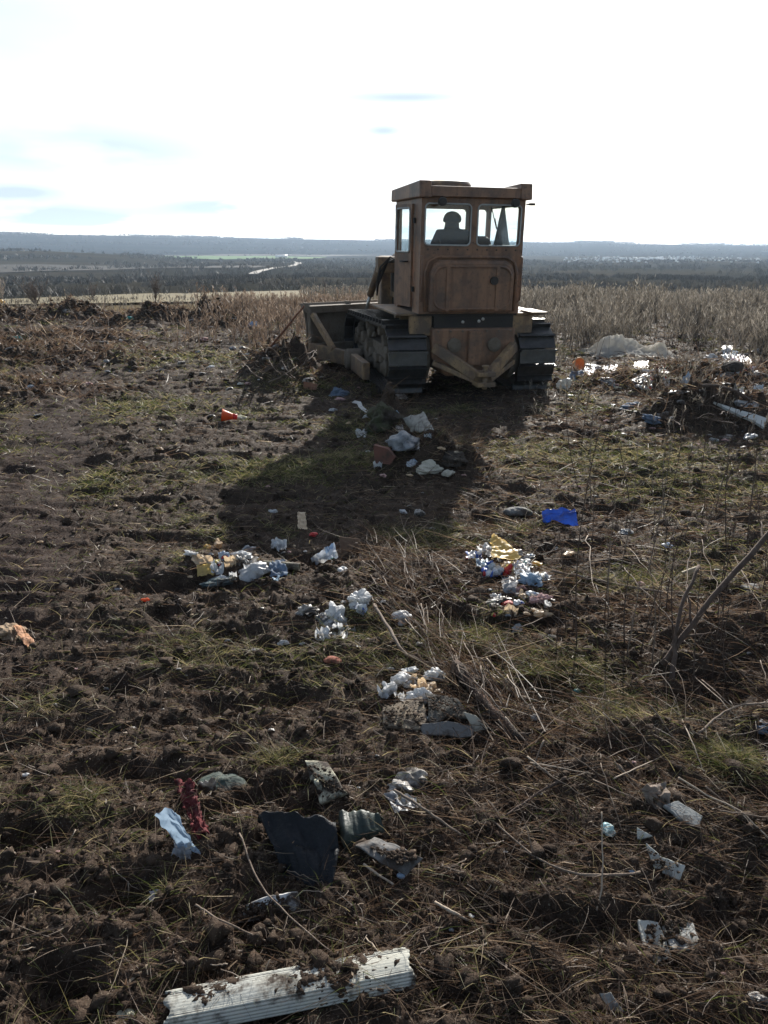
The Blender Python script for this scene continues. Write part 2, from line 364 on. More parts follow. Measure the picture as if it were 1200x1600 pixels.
def far_mat():
    m, nt, N, L = newmat('far_land')
    geo = N.new('ShaderNodeNewGeometry'); mp = N.new('ShaderNodeMapping'); L.new(geo.outputs['Position'], mp.inputs[0]); mp.inputs['Scale'].default_value = (.35,1,1)
    a = noise(N, L, .010, 5, mp.outputs[0]); b = noise(N, L, .06, 6, mp.outputs[0]); c = noise(N, L, .9, 4, geo.outputs['Position'])
    base = mixc(N, L, ramp(N, L, a, [(.38,0.0),(.50,.5),(.62,1.0)]), (.022,.022,.020), (.055,.046,.032))
    base = mixc(N, L, ramp(N, L, b, [(.4,0.0),(.65,.8)]), base, (.018,.020,.018))
    base = mixc(N, L, ramp(N, L, c, [(.35,0.0),(.7,.5)]), base, (.050,.043,.031))
    # the far slope: wooded, darker
    ln = N.new('ShaderNodeVectorMath'); ln.operation = 'LENGTH'; L.new(geo.outputs['Position'], ln.inputs[0])
    mr = N.new('ShaderNodeMapRange'); L.new(ln.outputs['Value'], mr.inputs[0]); mr.inputs[1].default_value = 880; mr.inputs[2].default_value = 960
    wood = mixc(N, L, ramp(N, L, noise(N, L, .018, 5, mp.outputs[0]), [(.4,0.0),(.62,1.0)]), (.010,.013,.016), (.020,.022,.024))
    base = mixc(N, L, mr.outputs[0], base, wood)
    mr2 = N.new('ShaderNodeMapRange'); L.new(ln.outputs['Value'], mr2.inputs[0]); mr2.inputs[1].default_value = 90; mr2.inputs[2].default_value = 34
    base = mixc(N, L, mr2.outputs[0], base, (.14,.112,.070))
    bs = N.new('ShaderNodeBsdfPrincipled'); L.new(base, bs.inputs['Base Color']); bs.inputs['Roughness'].default_value = 1; bs.inputs['Specular IOR Level'].default_value = 0
    L.new(bump(N, L, b, .6, 1.2), bs.inputs['Normal'])
    out = N.new('ShaderNodeOutputMaterial'); L.new(bs.outputs[0], out.inputs[0]); return m
M_FAR = far_mat()
X, Y, Fq = polar(29.5, 4500, 220, -75, 75, 400)
tag(link('valley', np_mesh('valley', np.stack([X, Y, G(X, Y)-.03*sstep(34,30,np.hypot(X,Y))], 1), Fq, None, True), M_FAR), kind='structure')
# coarse soil all round, behind and beside the detailed sheet
for a0_, a1_ in ((36.6, 82), (-82, -36.6)):
    X, Y, Fq = polar(1.0, 31, 330, a0_, a1_, 170)
    tag(link('ground', np_mesh('ground_side', np.stack([X, Y, G(X, Y)-.006], 1), Fq, {'veg': veg(X, Y), 'lane': 0*X}, True), M_SOIL), kind='structure')
X, Y, Fq = polar(.3, 400, 90, 74, 286, 150)
zz = -.06 + .05*pn(X/3, Y/3, 50) - 0.01*np.maximum(np.hypot(X, Y)-30, 0)
tag(link('terrain', np_mesh('terrain', np.stack([X, Y, zz], 1), Fq, {'veg': 0*X+.2, 'lane': 0*X}, True), M_SOIL), kind='structure')
X, Y, Fq = polar(.25, 2.25, 40, -84, 84, 90)
tag(link('ground', np_mesh('ground_near', np.stack([X, Y, G(X, Y)-.03], 1), Fq, {'veg': veg(X, Y), 'lane': 0*X}, True), M_SOIL), kind='structure')
def field(name, pts, c, c2, off, n=40):       # draped sheet between two polylines of (azimuth deg, distance)
    lo, hi = pts; V = []
    for i in range(n+1):
        t = i/n
        a0 = np.interp(t, np.linspace(0,1,len(lo)), [p[0] for p in lo]); d0 = np.interp(t, np.linspace(0,1,len(lo)), [p[1] for p in lo])
        a1 = np.interp(t, np.linspace(0,1,len(hi)), [p[0] for p in hi]); d1 = np.interp(t, np.linspace(0,1,len(hi)), [p[1] for p in hi])
        for k in range(9):
            s = k/8; a = R(a0+(a1-a0)*s); d = d0+(d1-d0)*s; x, y = d*math.sin(a), d*math.cos(a); V.append((x, y, float(G(x, y))+off))
    Fs = [(i*9+k, i*9+k+1, (i+1)*9+k+1, (i+1)*9+k) for i in range(n) for k in range(8)]
    return tag(link(name, np_mesh(name, V, Fs, None, True), surf(name+'_m', c, c2, .95, 0, .05, .1, bst=.1, bd=.3)), kind='structure')
field('green_field', ([(-19.5,640),(-12,600),(-5,640)], [(-20,860),(-12,900),(-4,880)]), (.045,.115,.018), (.06,.12,.025), .35)
field('dark_field', ([(-27,300),(-14,330),(-9,330)], [(-29,420),(-14,420),(-8,380)]), (.030,.026,.022), (.04,.034,.028), .3)
field('dark_field', ([(-24,880),(-10,905),(3,900)], [(-24,960),(-10,985),(4,960)]), (.028,.026,.022), (.04,.034,.028), .5)
field('meadow', ([(-26,48),(-18,44),(-6,46)], [(-27,84),(-16,95),(-5,80)]), (.20,.165,.095), (.15,.125,.075), .12)
# winding dirt road
def road():
    P = [(-9.3,250),(-8.2,290),(-7.6,330),(-7.0,360),(-6.4,400),(-6.0,450),(-6.2,520)]; V = []
    n = 60
    for i in range(n+1):
        t = i/n*(len(P)-1); a = np.interp(t, range(len(P)), [p[0] for p in P]); d = np.interp(t, range(len(P)), [p[1] for p in P])
        for s in (-1, 1):
            x = d*math.sin(R(a))+s*1.5; y = d*math.cos(R(a))+s*1.1; V.append((x, y, float(G(x, y))+.45))
    tag(link('dirt_road', np_mesh('road', V, [(2*i, 2*i+1, 2*i+3, 2*i+2) for i in range(n)]), surf('road_m', (.34,.31,.27), (.24,.22,.19), .9, 0, .2)), kind='structure')
road()

# ---------------------------------------------------------------- the bulldozer
M_PAINT = surf('worn_paint', (.27,.14,.075), (.18,.095,.055), .55, .45, 2.6, .45, 0, .3, .01, dsc=3, dcol=(.105,.065,.045), streak=(.13,.065,.038))
M_PALE = surf('faded_paint', (.30,.19,.095), (.21,.135,.075), .6, .48, 3, .4, 0, .3, .01, dsc=4, dcol=(.12,.085,.06), streak=(.14,.08,.05))
M_MUDDY = surf('muddy_steel', (.15,.115,.08), (.10,.075,.055), .8, .6, 7, .3, 0, .7, .03, dsc=6, dcol=(.15,.12,.09))
M_STEEL = surf('track_steel', (.075,.07,.066), (.045,.042,.04), .34, .30, 9, .5, .6, .4, .01, dsc=7, dcol=(.07,.055,.042))
M_DARK = surf('dark_iron', (.034,.028,.023), (.02,.018,.017), .7, .3, 6)
M_TRIM = surf('pale_rubber_trim', (.42,.42,.40), (.3,.3,.28), .6, .2, 9)
M_CHROME = surf('piston_steel', (.45,.43,.40), (.3,.28,.26), .3, .2, 9, .5, .8)
def glass_mat():
    m, nt, N, L = newmat('dusty_veil_glass')
    tr = N.new('ShaderNodeBsdfTransparent'); tr.inputs[0].default_value = (.93,.96,.96,1); gl = N.new('ShaderNodeBsdfGlossy'); gl.inputs['Roughness'].default_value = .04
    mx = N.new('ShaderNodeMixShader'); mx.inputs[0].default_value = .05; L.new(tr.outputs[0], mx.inputs[1]); L.new(gl.outputs[0], mx.inputs[2])
    tc = N.new('ShaderNodeTexCoord'); du = ramp(N, L, noise(N, L, 5, 6, tc.outputs['Object']), [(.4,.01),(.8,.06)])
    d = N.new('ShaderNodeBsdfTranslucent'); d.inputs[0].default_value = (.34,.44,.54,1)  # thin dust, its blue tint painting a hazy veil over the driver
    m2 = N.new('ShaderNodeMixShader'); L.new(du, m2.inputs[0]); L.new(mx.outputs[0], m2.inputs[1]); L.new(d.outputs[0], m2.inputs[2])
    out = N.new('ShaderNodeOutputMaterial'); L.new(m2.outputs[0], out.inputs[0]); return m
M_GLASS = glass_mat()

DZ = flat_at(741, 612); DZ_LOC = (1.27, 11.15, -.03)
bull = empty('bulldozer', DZ_LOC, (R(.6), R(.7), R(13)))
tag(bull, 'old rusty orange crawler bulldozer with glazed cab seen from behind, pushing a heap of waste', 'bulldozer')
B = bull
CW, CY0, CY1, Z0, ZW0, ZW1, ZT = .735, .02, 1.42, 1.17, 2.07, 2.60, 2.70
CABX = -.09    # cab half width, rear, front, floor, sill, head, roof underside
# rear wall: lower sheet plus two cells with rounded windows
mb = MB()
mb.holed(-CW, .03, ZW0-.10, ZT, (-CW+.05, -.035, ZW0, ZW1), .06, CY0, CY0+.05)
mb.holed(.03, CW, ZW0-.10, ZT, (.055, CW-.05, ZW0, ZW1), .06, CY0, CY0+.05)
mb.bb(-CW, CW, CY0, CY0+.05, Z0, ZW0-.10)
rw = mb.build('rear_wall', M_PAINT, B)
# stiffening rim pressed round the tank panel
def rrect(x0, x1, z0, z1, r, y, n=6, open_bottom=False):
    P = []
    for (cx, cz, a0) in ((x1-r,z1-r,0),(x0+r,z1-r,90),(x0+r,z0+r,180),(x1-r,z0+r,270)):
        for k in range(n+1): a = R(a0+90*k/n); P.append((cx+r*math.cos(a), y, cz+r*math.sin(a)))
    return P+[P[0]]
mb = MB(); mb.prism([(-.61,1.19),(.61,1.19),(.61,1.72),(.56,1.83),(.47,1.88),(-.47,1.88),(-.56,1.83),(-.61,1.72)], 'y', CY0-.10, CY0-.004)
ft = mb.build('fuel_tank', M_PAINT, B, .035)
mb = MB(); mb.tube(rrect(-.555,.555,1.24,1.80,.14,CY0-.103), .017, 6, False); mb.build('pressed_rim', M_PAINT, ft, smooth=True)
mb = MB(); mb.tube([(-.65,CY0-.02,1.2),(-.665,CY0-.02,1.72),(-.62,CY0-.02,1.86),(-.50,CY0-.02,1.925),(.50,CY0-.02,1.925),(.62,CY0-.02,1.86),(.665,CY0-.02,1.72),(.65,CY0-.02,1.2)], .022, 8); mb.build('tank_hoop', M_PAINT, B, smooth=True)
for x in (-.36, .36):
    mb = MB(); mb.bb(x-.028, x+.028, CY0-.118, CY0-.101, 1.21, 1.82); mb.build('tank_strap', M_PAINT, ft, .006)
mb = MB(); mb.lathe([(.0,0),(.055,0),(.055,.04),(.0,.045)], (.30,CY0-.145,1.62), 'y', 16); mb.build('filler_cap', M_DARK, ft)
# window seals and panes
for x0, x1 in ((-CW+.05, -.035), (.055, CW-.05)):
    mb = MB(); mb.tube(rrect(x0+.004, x1-.004, ZW0+.004, ZW1-.004, .056, CY0-.004), .011, 6, False); s_ = mb.build('window_seal', M_TRIM, rw, smooth=True)
    mb = MB(); mb.bb(x0-.01, x1+.01, CY0+.018, CY0+.024, ZW0-.01, ZW1+.01); mb.build('window_pane', M_GLASS, rw)
# front wall
mb = MB()
mb.holed(-CW, .385, ZW0-.45, ZT, (-CW+.07, .355, ZW0-.30, ZW1-.02), .05, CY1-.05, CY1)
mb.holed(.385, CW, ZW0-.45, ZT, (.415, CW-.05, ZW0-.30, ZW1-.02), .05, CY1-.05, CY1)
mb.bb(-CW, CW, CY1-.05, CY1, Z0, ZW0-.45); fw = mb.build('front_wall', M_PAINT, B)
for x0, x1 in ((-CW+.07,.355),(.415,CW-.05)):
    mb = MB(); mb.bb(x0-.01, x1+.01, CY1-.030, CY1-.024, ZW0-.31, ZW1-.03); mb.build('window_pane', M_GLASS, fw)
# right wall with a window, left wall as posts round the doorway
mb = MB()
mb.holed(CY0+.052, CY1-.052, ZW0-.10, ZT, (CY0+.12, CY1-.10, ZW0-.05, ZW1-.01), .06, CW-.05, CW, axis='x'); mb.bb(CW-.05, CW, CY0+.052, CY1-.052, Z0, ZW0-.10)
sw = mb.build('side_wall', M_PAINT, B)
mb = MB(); mb.bb(CW-.030, CW-.024, CY0+.15, CY1-.15, ZW0-.03, ZW1-.01); mb.build('window_pane', M_GLASS, sw)
mb = MB(); mb.bb(-CW, -CW+.05, CY0+.052, CY0+.36, Z0, ZT); mb.bb(-CW, -CW+.05, CY1-.17, CY1-.052, Z0, ZT); mb.bb(-CW, -CW+.05, CY0+.362, CY1-.172, ZT-.10, ZT-.002)
mb.build('door_post', M_PAINT, B)
mb = MB(); mb.bb(-CW, CW, CY0+.05, CY1-.05, Z0-.03, Z0-.002); mb.build('cab_floor', M_DARK, B)
# doorway seal, folded-back door
mb = MB(); mb.tube([(-CW-.01, y, z) for _, y, z in [(0, 0, 0)]]+[(-CW-.012, p[0], p[2]) for p in rrect(CY0+.40, CY1-.20, 1.62, ZT-.13, .08, 0)][1:], .014, 6, False)
door = empty('door', (-CW-.03, CY0+.30, 0), (0, 0, R(12)))
door.parent = B
mb = MB(); mb.holed(0, .52, 1.92, 2.60, (.055, .465, 1.98, 2.54), .04, -.02, .015, axis='x'); mb.bb(-.02, .015, 0, .52, 1.24, 1.92)
dm = link('door_leaf', mb.mesh('door_leaf'), M_PAINT, door)
mb = MB(); mb.tube([(-.026, p[0], p[2]) for p in rrect(.05,.47,1.975,2.545,.045,0)], .012, 6, False); o = mb.build('door_seal', M_TRIM, door, smooth=True)
mb = MB(); mb.bb(-.006, 0, .05, .47, 1.97, 2.55); mb.build('door_pane', M_GLASS, door)
mb = MB(); mb.tube([(-.02,.10,1.85),(-.07,.10,1.85),(-.07,.24,1.85),(-.02,.24,1.85)], .011, 6); mb.build('door_handle', M_DARK, door, smooth=True)
# pale edge of the open doorway
mb = MB(); mb.tube([(-CW-.006, CY1-.19, 2.52),(-CW-.006, CY1-.19, 1.72),(-CW-.006, CY1-.24, 1.66),(-CW-.006, CY1-.40, 1.64)], .013, 6); mb.tube([(-CW-.006, CY1-.19, 2.50),(-CW-.006, CY1-.24, 2.57),(-CW-.006, CY1-.5, 2.585)], .013, 6); mb.build('doorway_seal', M_TRIM, B, smooth=True)
# roof: slab, rear fascia, two raised side visors, domed vent
mb = MB(); mb.bb(-CW-.02, CW+.02, CY0-.02, CY1+.02, ZT+.002, ZT+.05)
rf = mb.build('roof', M_PAINT, B, .01)
for sx in (-1, 1):
    mb = MB(); x1 = sx*(CW+.055); x0 = sx*(CW-.11)
    mb.prism([(CY0-.10, ZT-.035),(CY1+.12, ZT-.035),(CY1+.10, ZT+.13),(CY0-.07, ZT+.175)], 'x', min(x0,x1), max(x0,x1)); mb.build('side_visor', M_PAINT, rf, .018)
mb = MB(); mb.prism([(CY0-.085, ZT-.02),(CY0-.02, ZT-.02),(CY0-.02, ZT+.11),(CY0-.075, ZT+.11)], 'x', -CW+.112, CW-.112); mb.build('rear_fascia', M_PAINT, rf, .008)
mb = MB(); mb.bb(-CW+.112, CW-.112, CY1+.02, CY1+.10, ZT-.02, ZT+.11); mb.build('front_fascia', M_PAINT, rf, .008)
mb = MB(); mb.lathe([(.34,0),(.35,.02),(.35,.11),(.33,.14),(.20,.165),(0,.17)], (-.25,.55,ZT+.052), 'z', 40); mb.build('roof_vent', M_PALE, rf, smooth=False)
mb = MB(); mb.bb(CW+.056, CW+.12, CY0-.05, CY0+.02, ZT-.10, ZT-.07); mb.tube([(CW+.01,CY0,ZT-.085),(CW+.07,CY0,ZT-.085)], .01, 6); mb.build('work_lamp', M_DARK, B)
# inside: seat, hanging jacket
mb = MB(); mb.bb(-.36,.14,.45,.95,1.42,1.56); st = mb.build('seat', M_DARK, B, .04)
mb = MB(); mb.prism([(-.28,1.56),(.09,1.56),(.09,1.98),(.04,2.06),(-.22,2.06),(-.28,1.98)], 'y', .38, .47); mb.build('seat_back', M_DARK, st, .03)
mb = MB(); mb.prism([(.14,1.56),(.44,1.56),(.44,2.08),(.40,2.17),(.33,2.20),(.22,2.20),(.16,2.17),(.14,2.08)], 'y', .42, .52); mb.build('second_seat_back', M_DARK, B, .03)
mb = MB(); mb.tube([(-.30,1.10,1.2),(-.28,1.02,1.75),(-.28,1.0,1.80)], .014, 8); mb.tube([(-.12,1.12,1.2),(-.12,1.02,1.80)], .014, 8); mb.build('control_lever', M_DARK, B, smooth=True)
for k in range(10):
    for z in (ZW0-.05, 1.95):
        if z < 2: continue
        mb = MB(); mb.lathe([(.011,0),(.011,-.012),(0,-.012)], (-.63+.14*k, CY0-.001, z), 'y', 6); mb.build('bolt', M_DARK, rw)
for sx in (-1, 1):
    mb = MB(); mb.tube([(sx*(CW-.015),CY0-.002,1.34),(sx*(CW-.015),CY0-.06,1.36),(sx*(CW-.015),CY0-.06,1.92),(sx*(CW-.015),CY0-.002,1.94)], .011, 8); mb.build('grab_rail', M_PAINT, B, smooth=True)
for sx in (-.50, .52):
    mb = MB(); mb.lathe([(0,-.10),(.045,-.10),(.055,-.085),(.055,-.03),(.03,0),(0,0)], (sx, CY0-.11, ZT-.085), 'y', 18); mb.bb(sx-.008, sx+.008, CY0-.15, CY0-.09, ZT-.04, ZT-.02); lp_ = mb.build('rear_lamp', M_DARK, B)
for z in (1.45, 2.35):
    mb = MB(); mb.bb(-CW-.035, -CW-.005, CY0+.25, CY0+.33, z, z+.07); mb.build('door_hinge', M_DARK, B, .005)
mb = MB(); mb.tube([(.25,CY0+.012,ZW1-.03),(.33,CY0-.012,ZW0+.22)], .006, 5); mb.tube([(.30,CY0-.012,ZW0+.36),(.37,CY0-.012,ZW0+.10)], .005, 5); mb.build('window_wiper', M_DARK, rw)
for o_ in [c for c in col.objects if c.parent == B]: o_.location.x += CABX
# (details of chassis follow)
# rear chassis and transmission
mb = MB(); mb.bb(-.58,.60,CY0+.06,1.3,.95,Z0-.035); mb.build('gap_shade_block', M_DARK, B)  # solid dark block, painted as the shade in the gap below the tank
mb = MB(); mb.prism([(-.62,.56),(-.40,.30),(.40,.30),(.62,.56),(.62,.97),(-.62,.97)], 'y', .00, 1.2)
tr = mb.build('transmission_case', M_PAINT, B, .03)
for x, z, r in ((-.30,.74,.10),(.30,.74,.10)):
    mb = MB(); mb.lathe([(r,0),(r,-.03),(r*.6,-.045),(0,-.045)], (x,-.002,z), 'y', 24); mb.build('cover_plate', M_MUDDY, tr)
mb = MB(); mb.bb(-.10,.10,-.07,-.002,.45,.94); mb.build('case_rib', M_PAINT, tr, .02)
for k in range(7):
    mb = MB(); mb.lathe([(.016,0),(.016,-.02),(0,-.02)], (-.54+.18*k,-.002,.93), 'y', 6); mb.build('bolt', M_MUDDY, tr)
for x, z in ((.08,1.06),(.14,1.09),(-.16,1.05)):
    mb = MB(); mb.lathe([(.022,0),(.022,-.02),(0,-.025)], (x,CY0+.058,z), 'y', 10); mb.build('fitting', M_CHROME, B)
for sx in (-1, 1):
    mb = MB(); mb.beam((sx*.60,-.03,.72), (sx*.08,-.42,.36), .10, .14); mb.beam((sx*.60,-.02,.50), (sx*.10,-.40,.30), .08, .07); mb.build('drawbar_arm', M_PALE, B, .012)
    mb = MB(); mb.lathe([(.36,.0),(.38,.05),(.30,.15),(.16,.20),(0,.20)] if sx > 0 else [(.36,0),(.38,-.05),(.30,-.15),(.16,-.20),(0,-.20)], (sx*.62,.42,.55), 'x', 28); mb.build('final_drive', M_MUDDY, B)
mb = MB(); mb.bb(-.13,.13,-.60,-.36,.38,.44); mb.bb(-.13,.13,-.60,-.36,.24,.30); mb.bb(-.13,.13,-.42,-.34,.301,.379); mb.lathe([(.035,.20),(.035,.50),(.05,.50),(.05,.53),(0,.53)], (0,-.52,0), 'z', 14); mb.build('hitch', M_PALE, B, .01)
# fenders
for sx in (-1, 1):
    mb = MB(); x0, x1 = sorted((sx*.60, sx*1.12)); mb.bb(x0, x1, .12, 1.75, 1.135, 1.168)
    fe = mb.build('fender', M_PALE, B, .008)
    x0, x1 = sorted((sx*.602, sx*.92))
    for y0, y1, z0 in ((.13,.19,.86),(.96,1.06,.92),(.60,.66,.92)):
        mb = MB(); mb.bb(x0, x1, y0, y1, z0, 1.13); mb.build('fender_bracket', M_PALE, fe)
mb = MB(); mb.prism([(.602,.80),(.64,.80),(.64,1.13),(.602,1.13)], 'x', -.94, -.50); mb.build('side_plate', M_PALE, B)
mb = MB(); mb.bb(.80,1.04,-.10,.50,1.185,1.197); mb.build('toolbox_lid', M_PALE, B)
# hood
mb = MB(); mb.prism([(-.47,1.18),(-.47,1.84),(-.40,1.91),(.40,1.91),(.47,1.84),(.47,1.18)], 'y', CY1+.005, 3.25); hd = mb.build('engine_hood', M_PALE, B, .02)
mb = MB(); mb.bb(-.62,.62,3.255,3.55,.85,1.86); mb.build('radiator_guard', M_PALE, B, .03)
mb = MB(); mb.bb(-.478,-.473,1.7,3.1,1.28,1.72)
for k in range(8): mb.bb(-.492,-.478,1.78+.17*k,1.88+.17*k,1.30,1.70)
mb.build('side_grille', M_DARK, hd)
mb = MB(); mb.bb(-.42,.42,1.2,3.5,.62,1.175); mb.build('engine_block', M_DARK, B, .02)
mb = MB(); mb.tube([(-.15,2.4,1.9),(-.15,2.4,2.02),(-.15,2.36,2.06)], .045, 12); mb.build('exhaust_pipe', M_DARK, hd, smooth=True)
# lift cylinder, hoses
for sx in (-1, 1):
    mb = MB(); mb.tube([(sx*.74,2.85,1.74),(sx*.80,3.35,1.20)], .062, 14); lc = mb.build('lift_cylinder', M_PALE, B, smooth=True)
    mb = MB(); mb.tube([(sx*.80,3.35,1.20),(sx*.86,3.62 if sx < 0 else 4.4,.74)], .030, 10); mb.build('piston_rod', M_CHROME, lc, smooth=True)
    mb = MB(); mb.bb(*sorted((sx*.48, sx*.80)), 2.74,2.96,1.60,1.86); mb.build('cylinder_bracket', M_PALE, B, .02)
for k in range(4):
    mb = MB(); mb.tube([(-.50-.02*k,2.3+.1*k,1.78),(-.66,2.45+.07*k,1.86-.03*k),(-.78,2.65+.05*k,1.70-.1*k),(-.80,2.80,1.45-.07*k),(-.76,2.95,1.42-.03*k)], .016, 6); mb.build('hydraulic_hose', M_DARK, B, smooth=True)
# tracks
RS, RI, YS, YI, ZS, ZI = .455, .42, .42, 3.02, .52, .485
def loop_pts():
    a = math.atan2(ZI-ZS, YI-YS); d = math.hypot(YI-YS, ZI-ZS); off = math.acos((RS-RI)/d)
    P = []
    t0, t1 = a+off, a+2*math.pi-off
    for k in range(30): t = t0+(t1-t0)*k/29; P.append((YS+RS*math.cos(t), ZS+RS*math.sin(t)))
    t0, t1 = a-off, a+off
    for k in range(30): t = t0+(t1-t0)*k/29; P.append((YI+RI*math.cos(t), ZI+RI*math.sin(t)))
    P.append(P[0]); return P
LP = loop_pts(); cum = [0]
for a, b in zip(LP, LP[1:]): cum.append(cum[-1]+math.hypot(b[0]-a[0], b[1]-a[1]))
NSH = 39
shoe = MB(); shoe.bb(-.275,.275,-.098,.098,-.012,.010); shoe.bb(-.275,.275,-.100,-.072,.0101,.072); shoe.bb(-.275,.275,.074,.092,.0101,.020)
for sx in (-.09, .09): shoe.bb(sx-.03, sx+.03, -.11, .11, -.085, -.0121)
shoe_me = shoe.mesh('track_shoe'); shoe_me.materials.append(M_STEEL)
bolt_me = None
for sx in (-1, 1):
    tx = sx*.975
    mb = MB(); mb.bb(tx-.12, tx+.12, .75, 2.75, .42, .62); mb.bb(tx-.16, tx+.16, 1.0, 2.3, .35, .45); mb.beam((tx,2.3,.55),(tx,3.0,.50),.14,.14)
    tf = mb.build('track_frame', M_MUDDY, B, .02)
    for k in range(NSH):
        s_ = cum[-1]*(k+.35)/NSH; j = max(i for i in range(len(cum)) if cum[i] <= s_); j = min(j, len(LP)-2)
        f = (s_-cum[j])/max(1e-9, cum[j+1]-cum[j]); y = LP[j][0]+(LP[j+1][0]-LP[j][0])*f; z = LP[j][1]+(LP[j+1][1]-LP[j][1])*f
        eps = .05; 
        def pos(q):
            q %= cum[-1]; i = max(n_ for n_ in range(len(cum)) if cum[n_] <= q); i = min(i, len(LP)-2); g_ = (q-cum[i])/max(1e-9, cum[i+1]-cum[i])
            return Vector((0, LP[i][0]+(LP[i+1][0]-LP[i][0])*g_, LP[i][1]+(LP[i+1][1]-LP[i][1])*g_))
        t = (pos(s_+eps)-pos(s_-eps)).normalized(); n = Vector((1,0,0)).cross(t)     # travel: up-left loop; outward normal
        c = Vector((0, (YS+YI)/2, .5)); n = n if n.dot(pos(s_)-c) > 0 else -n
        xax = t.cross(n)
        o = link('track_shoe', shoe_me, None, tf); Mx = Matrix((xax, t, n)).transposed().to_4x4(); Mx.translation = Vector((tx, y, z)); o.matrix_local = Mx
    # sprocket with teeth, idler, rollers
    mb = MB(); pr = []
    for k in range(52): a = 2*math.pi*k/52; r = RS-.035 if k % 4 < 2 else RS-.10; pr.append((YS+r*math.cos(a), ZS+r*math.sin(a)))
    mb.prism(pr, 'x', tx-.035, tx+.035); mb.lathe([(.16,-.14),(.19,-.10),(.19,.10),(.16,.14),(0,.15)], (tx,YS,ZS), 'x', 20); mb.build('sprocket', M_MUDDY, tf)
    mb = MB(); mb.lathe([(.12,-.07),(.28,-.035),(RI-.10,-.06),(RI-.09,-.03),(RI-.09,.03),(RI-.10,.06),(.28,.035),(.12,.07)], (tx,YI,ZI), 'x', 28); mb.lathe([(0,-.16),(.09,-.16),(.09,.16),(0,.16)], (tx,YI,ZI), 'x', 16); mb.build('idler_wheel', M_MUDDY, tf, smooth=False)
    for k in range(5):
        mb = MB(); mb.lathe([(0,-.17),(.06,-.17),(.10,-.12),(.13,-.11),(.13,-.07),(.10,-.06),(.10,.06),(.13,.07),(.13,.11),(.10,.12),(.06,.17),(0,.17)], (tx,.95+.40*k,.285), 'x', 18); mb.build('road_wheel', M_MUDDY, tf)
    for k in range(2):
        mb = MB(); mb.lathe([(0,-.15),(.07,-.15),(.09,-.08),(.09,.08),(.07,.15),(0,.15)], (tx,1.2+.9*k,.82), 'x', 14); mb.bb(tx-.02, tx+.02, 1.18+.9*k, 1.24+.9*k, .62, .76); mb.build('carrier_roller', M_MUDDY, tf)
    # caked mud on the frame
    for k in range(26):
        mb = MB()
        c = Vector((tx+sx*random.uniform(.05,.19), random.uniform(.7,2.9), random.uniform(.30,.72))); r = random.uniform(.05,.12)
        pr = [(math.cos(2*math.pi*i/7)*r*random.uniform(.6,1.2), math.sin(2*math.pi*i/7)*r*random.uniform(.6,1.2)) for i in range(7)]
        mb.prism([(c.y+p, c.z+q) for p, q in pr], 'x', c.x-r*.6, c.x+r*.5); mb.build('caked_mud', M_MUDDY, tf, .02)
    # push arm outside the track
    ax = sx*1.36
    mb = MB(); mb.beam((ax,.95,.24),(ax,1.95,.24),.11,.26); mb.beam((ax,2.30,.24),(-1.93,3.02,.30) if sx < 0 else (1.45,4.55,.30),.11,.24)
    pa = mb.build('push_arm', M_PALE, B, .012)
    mb = MB(); mb.lathe([(0,-.13),(.15,-.13),(.17,-.10),(.17,.10),(.15,.13),(0,.13)], (ax-sx*.02,2.12,.26), 'x', 20); mb.build('arm_trunnion', M_MUDDY, pa)
    mb = MB(); mb.beam((-1.60,2.55,.36) if sx < 0 else (1.40,3.9,.36),(-1.88,3.02,.90) if sx < 0 else (1.5,4.65,.90),.08,.09); mb.build('arm_brace', M_PALE, pa, .01)
# blade: curved mouldboard with ribs behind
pr = []
for k in range(11): t = k/10; z = .02+1.04*t; pr.append((.12-.16*math.sin(math.pi*t)+.06*(t > .9)+.05*(1-t), z))
pr2 = [(y+.03, z) for y, z in pr[::-1]]
mb = MB(); mb.prism(pr+pr2, 'x', -2.22, 2.22); bl = mb.build('blade', M_MUDDY, B); bl.location = (0, 4.15, 0); bl.rotation_euler = (0, 0, R(27))
for z, hh in ((.30,.18),(.97,.12)):
    mb = MB(); mb.bb(-2.20, 2.20, -.18 if z < .5 else -.10, -.04 if z < .5 else .08, z-hh/2, z+hh/2); mb.build('blade_beam', M_MUDDY, bl, .01)
for x in (-2.20, -1.3, -.45, .45, 1.3, 2.20):
    mb = MB(); mb.prism([(-.14,.05),(.0,.05),(-.05,.5),(-.02,.95),(.10,1.08),(-.02,1.08),(-.12,.95)], 'x', x-.02, x+.02); mb.build('blade_rib', M_MUDDY, bl)

